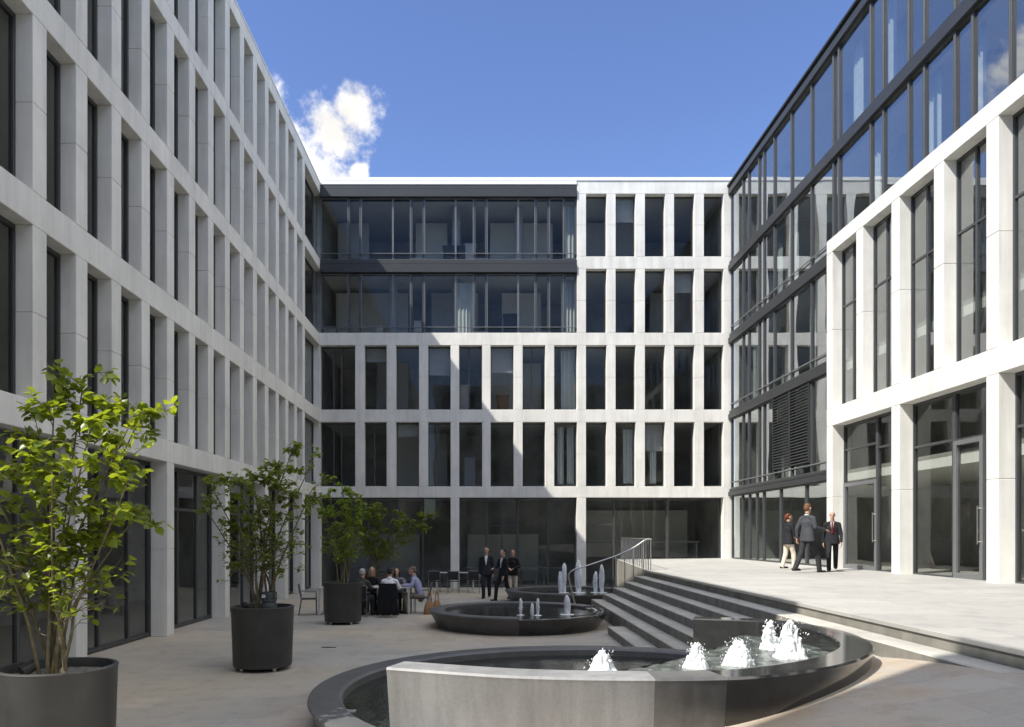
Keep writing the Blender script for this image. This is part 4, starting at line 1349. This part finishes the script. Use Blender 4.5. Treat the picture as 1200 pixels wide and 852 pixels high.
    if tie:
        g = MB(); vs_ = []
        for i in range(9):
            u = i/8; z = nb.z-.012-u*.36; wdt = .014+.016*u if i < 8 else .003
            yb = nb.y*(1-u)+che.y*u + (.080+.052*math.sin(min(1, u*1.5)*1.57))
            vs_ += [(-wdt, yb+.008, z), (wdt, yb+.008, z), (wdt, yb-.005, z), (-wdt, yb-.005, z)]
        fs_ = [(0, 1, 2, 3), (32, 35, 34, 33)]
        for i in range(8):
            a = i*4; c = a+4
            for q in range(4): fs_.append((a+q, a+(q+1) % 4, c+(q+1) % 4, c+q))
        g.add(vs_, fs_); g.build('tie', cloth(tie), o)
    return o

BLK = (.018, .018, .021); SUIT = (.028, .029, .034); GREY = (.055, .058, .066); BEIGE = (.60, .52, .42)
# on the terrace
person((8.42, 21.3, zt(8.42)), (.95, .15), 1.58, 'woman in black jacket and cream trousers with reddish tied-back hair on the terrace', BLK, (.66, .58, .47), (.13, .035, .015), stride=.14,
       arms={1: ((.24, .10, 1.13), (.20, .33, 1.05)), -1: ((-.23, .05, 1.12), (-.20, .26, 1.02))}, ponytail=True, group='people talking on the terrace')
person((8.30, 19.75, zt(8.3)), (.86, .45), 1.79, 'tall man in grey suit seen from behind, striding across the terrace', GREY, (.03, .031, .035), (.15, .075, .04), stride=.34,
       arms={1: ((.25, -.02, 1.13), (.27, .30, 1.08)), -1: ((-.25, -.07, 1.12), (-.265, -.06, .88))}, shirt=(.75, .75, .75), group='people talking on the terrace')
person((9.30, 20.55, zt(9.3)), (-.45, -1), 1.60, 'balding man in black suit with red tie facing the others by a portal pillar', BLK, BLK, (.10, .06, .04), stride=.30,
       shirt=(.36, .30, .30), tie=(.13, .012, .016), bald=True, group='people talking on the terrace')
# a folded sheet of paper in the tall man's hand
# by the far basin
person((.06, 26.5, 0), (-.12, -1), 1.78, 'man in dark suit and white shirt strolling by the end block', SUIT, SUIT, (.05, .035, .025), stride=.12, shirt=(.75, .75, .74), group='men walking on the plaza')
person((.62, 25.55, 0), (-.75, -.6), 1.72, 'dark-suited person mid-step beside the far basin, looking aside', BLK, BLK, (.03, .022, .02), stride=.28, shirt=(.6, .6, .6), arms={1: ((.25, .05, 1.14), (.16, .28, 1.10))}, group='men walking on the plaza')
person((1.0, 27.1, 0), (-.3, -1), 1.68, 'person in dark jacket and beige trousers behind the far basin', (.02, .018, .018), BEIGE, (.16, .07, .03), stride=.1, arms={1: ((.25, .06, 1.12), (.10, .24, 1.06)), -1: ((-.25, .06, 1.12), (-.08, .25, 1.04))}, group='men walking on the plaza')
# seated
armS = {1: ((.24, .18, .76), (.16, .42, .77)), -1: ((-.24, .18, .76), (-.16, .42, .77))}
person((-2.55, 20.48, 0), (.05, 1), 1.74, 'seated person in a white shirt with back to the camera', (.74, .75, .77), (.03, .03, .035), (.035, .025, .02), 'sit', arms=armS, coat=False, lean=.12, group='people at the café table')
person((-3.32, 20.48, 0), (.35, 1), 1.70, 'seated grey-haired person in a dark green jacket beside the planter', (.06, .065, .055), (.05, .05, .05), (.42, .40, .36), 'sit', arms=armS, lean=.12, group='people at the café table')
person((-3.25, 22.2, 0), (.1, -1), 1.68, 'seated person in black with long fair hair facing the camera', BLK, BLK, (.30, .23, .15), 'sit', arms=armS, lean=.1, longhair=True, group='people at the café table')
person((-2.5, 22.2, 0), (-.1, -1), 1.66, 'seated dark-haired woman in a grey top on the far side of the table', (.20, .19, .21), BLK, (.03, .02, .016), 'sit', arms=armS, lean=.14, longhair=True, coat=False, group='people at the café table')
person((-1.78, 21.35, 0), (-1, .0), 1.74, 'seated man in a lavender shirt and khaki trousers leaning on the table', (.34, .35, .52), (.22, .19, .13), (.15, .12, .09), 'sit', arms={1: ((.24, .24, .78), (.16, .5, .78)), -1: ((-.24, .24, .78), (-.16, .5, .78))}, coat=False, lean=.2, group='people at the café table')
# jacket over the chair back
g = MB()
pr = [(-.225, .86), (.225, .86), (.26, .55), (.285, .10), (.14, .06), (0, .12), (-.16, .05), (-.29, .12), (-.255, .55)]
def drape(sign, off, zlow):
    vs_ = []; fs_ = []
    for i in range(9):
        t = i/8; z = .875-t*(.875-zlow); hw = .225+.07*t
        y = -.285+sign*(.022+.035*t)+(.05*(1-t) if sign > 0 else -.0)
        for k in range(13):
            u = k/12*2-1
            vs_.append((u*hw, y+.014*math.sin(k*1.7+i*.3)*t, z-(.02*math.sin(k*2.1) if i == 8 else 0)))
    for i in range(8):
        for k in range(12): fs_.append((i*13+k, i*13+k+1, (i+1)*13+k+1, (i+1)*13+k))
    return vs_, fs_
for sg, zl in ((-1, .08), (1, .48)):
    v_, f_ = drape(sg, 0, zl); g.add(v_, f_)
g.tube([(-.225, -.285, .872), (.225, -.285, .872)], .03, 8)
jk = g.build('jacket', cloth((.012, .012, .014)), None, loc=(-2.55, 20.45, 0), smooth=True)
sd = jk.modifiers.new('thick', 'SOLIDIFY'); sd.thickness = .014
tag(jk, 'black jacket hanging over the back of a café chair', 'jacket')
# handbags
def bag(loc, rz, label):
    o = empty('handbag', loc, rz, label, 'bag')
    g = MB(); vs_ = []
    for (z, hw, hd_) in ((0, .15, .06), (.04, .165, .075), (.2, .15, .06), (.34, .11, .025), (.36, .10, .015)):
        for a in range(12):
            an_ = 6.283*a/12
            vs_.append((hw*math.copysign(abs(math.cos(an_))**.6, math.cos(an_)), hd_*math.copysign(abs(math.sin(an_))**.6, math.sin(an_)), z))
    fs_ = [tuple(range(11, -1, -1)), tuple(range(48, 60))]
    for i in range(4):
        for k in range(12): fs_.append((i*12+k, i*12+(k+1) % 12, (i+1)*12+(k+1) % 12, (i+1)*12+k))
    g.add(vs_, fs_); g.build('body', M['leather'], o, smooth=True)
    for sy in (-.015, .015):
        g = MB(); g.tube(catmull([(-.07, sy, .34), (-.05, sy, .52), (0, sy, .60), (.05, sy, .52), (.07, sy, .34)], 5), .009, 6); g.build('strap', M['leather'], o)
bag((-1.52, 21.05, 0), R(35), 'tan leather bag standing closest to the seated man')
bag((-1.33, 21.35, 0), R(55), 'slimmer tan bag set down furthest from the table')
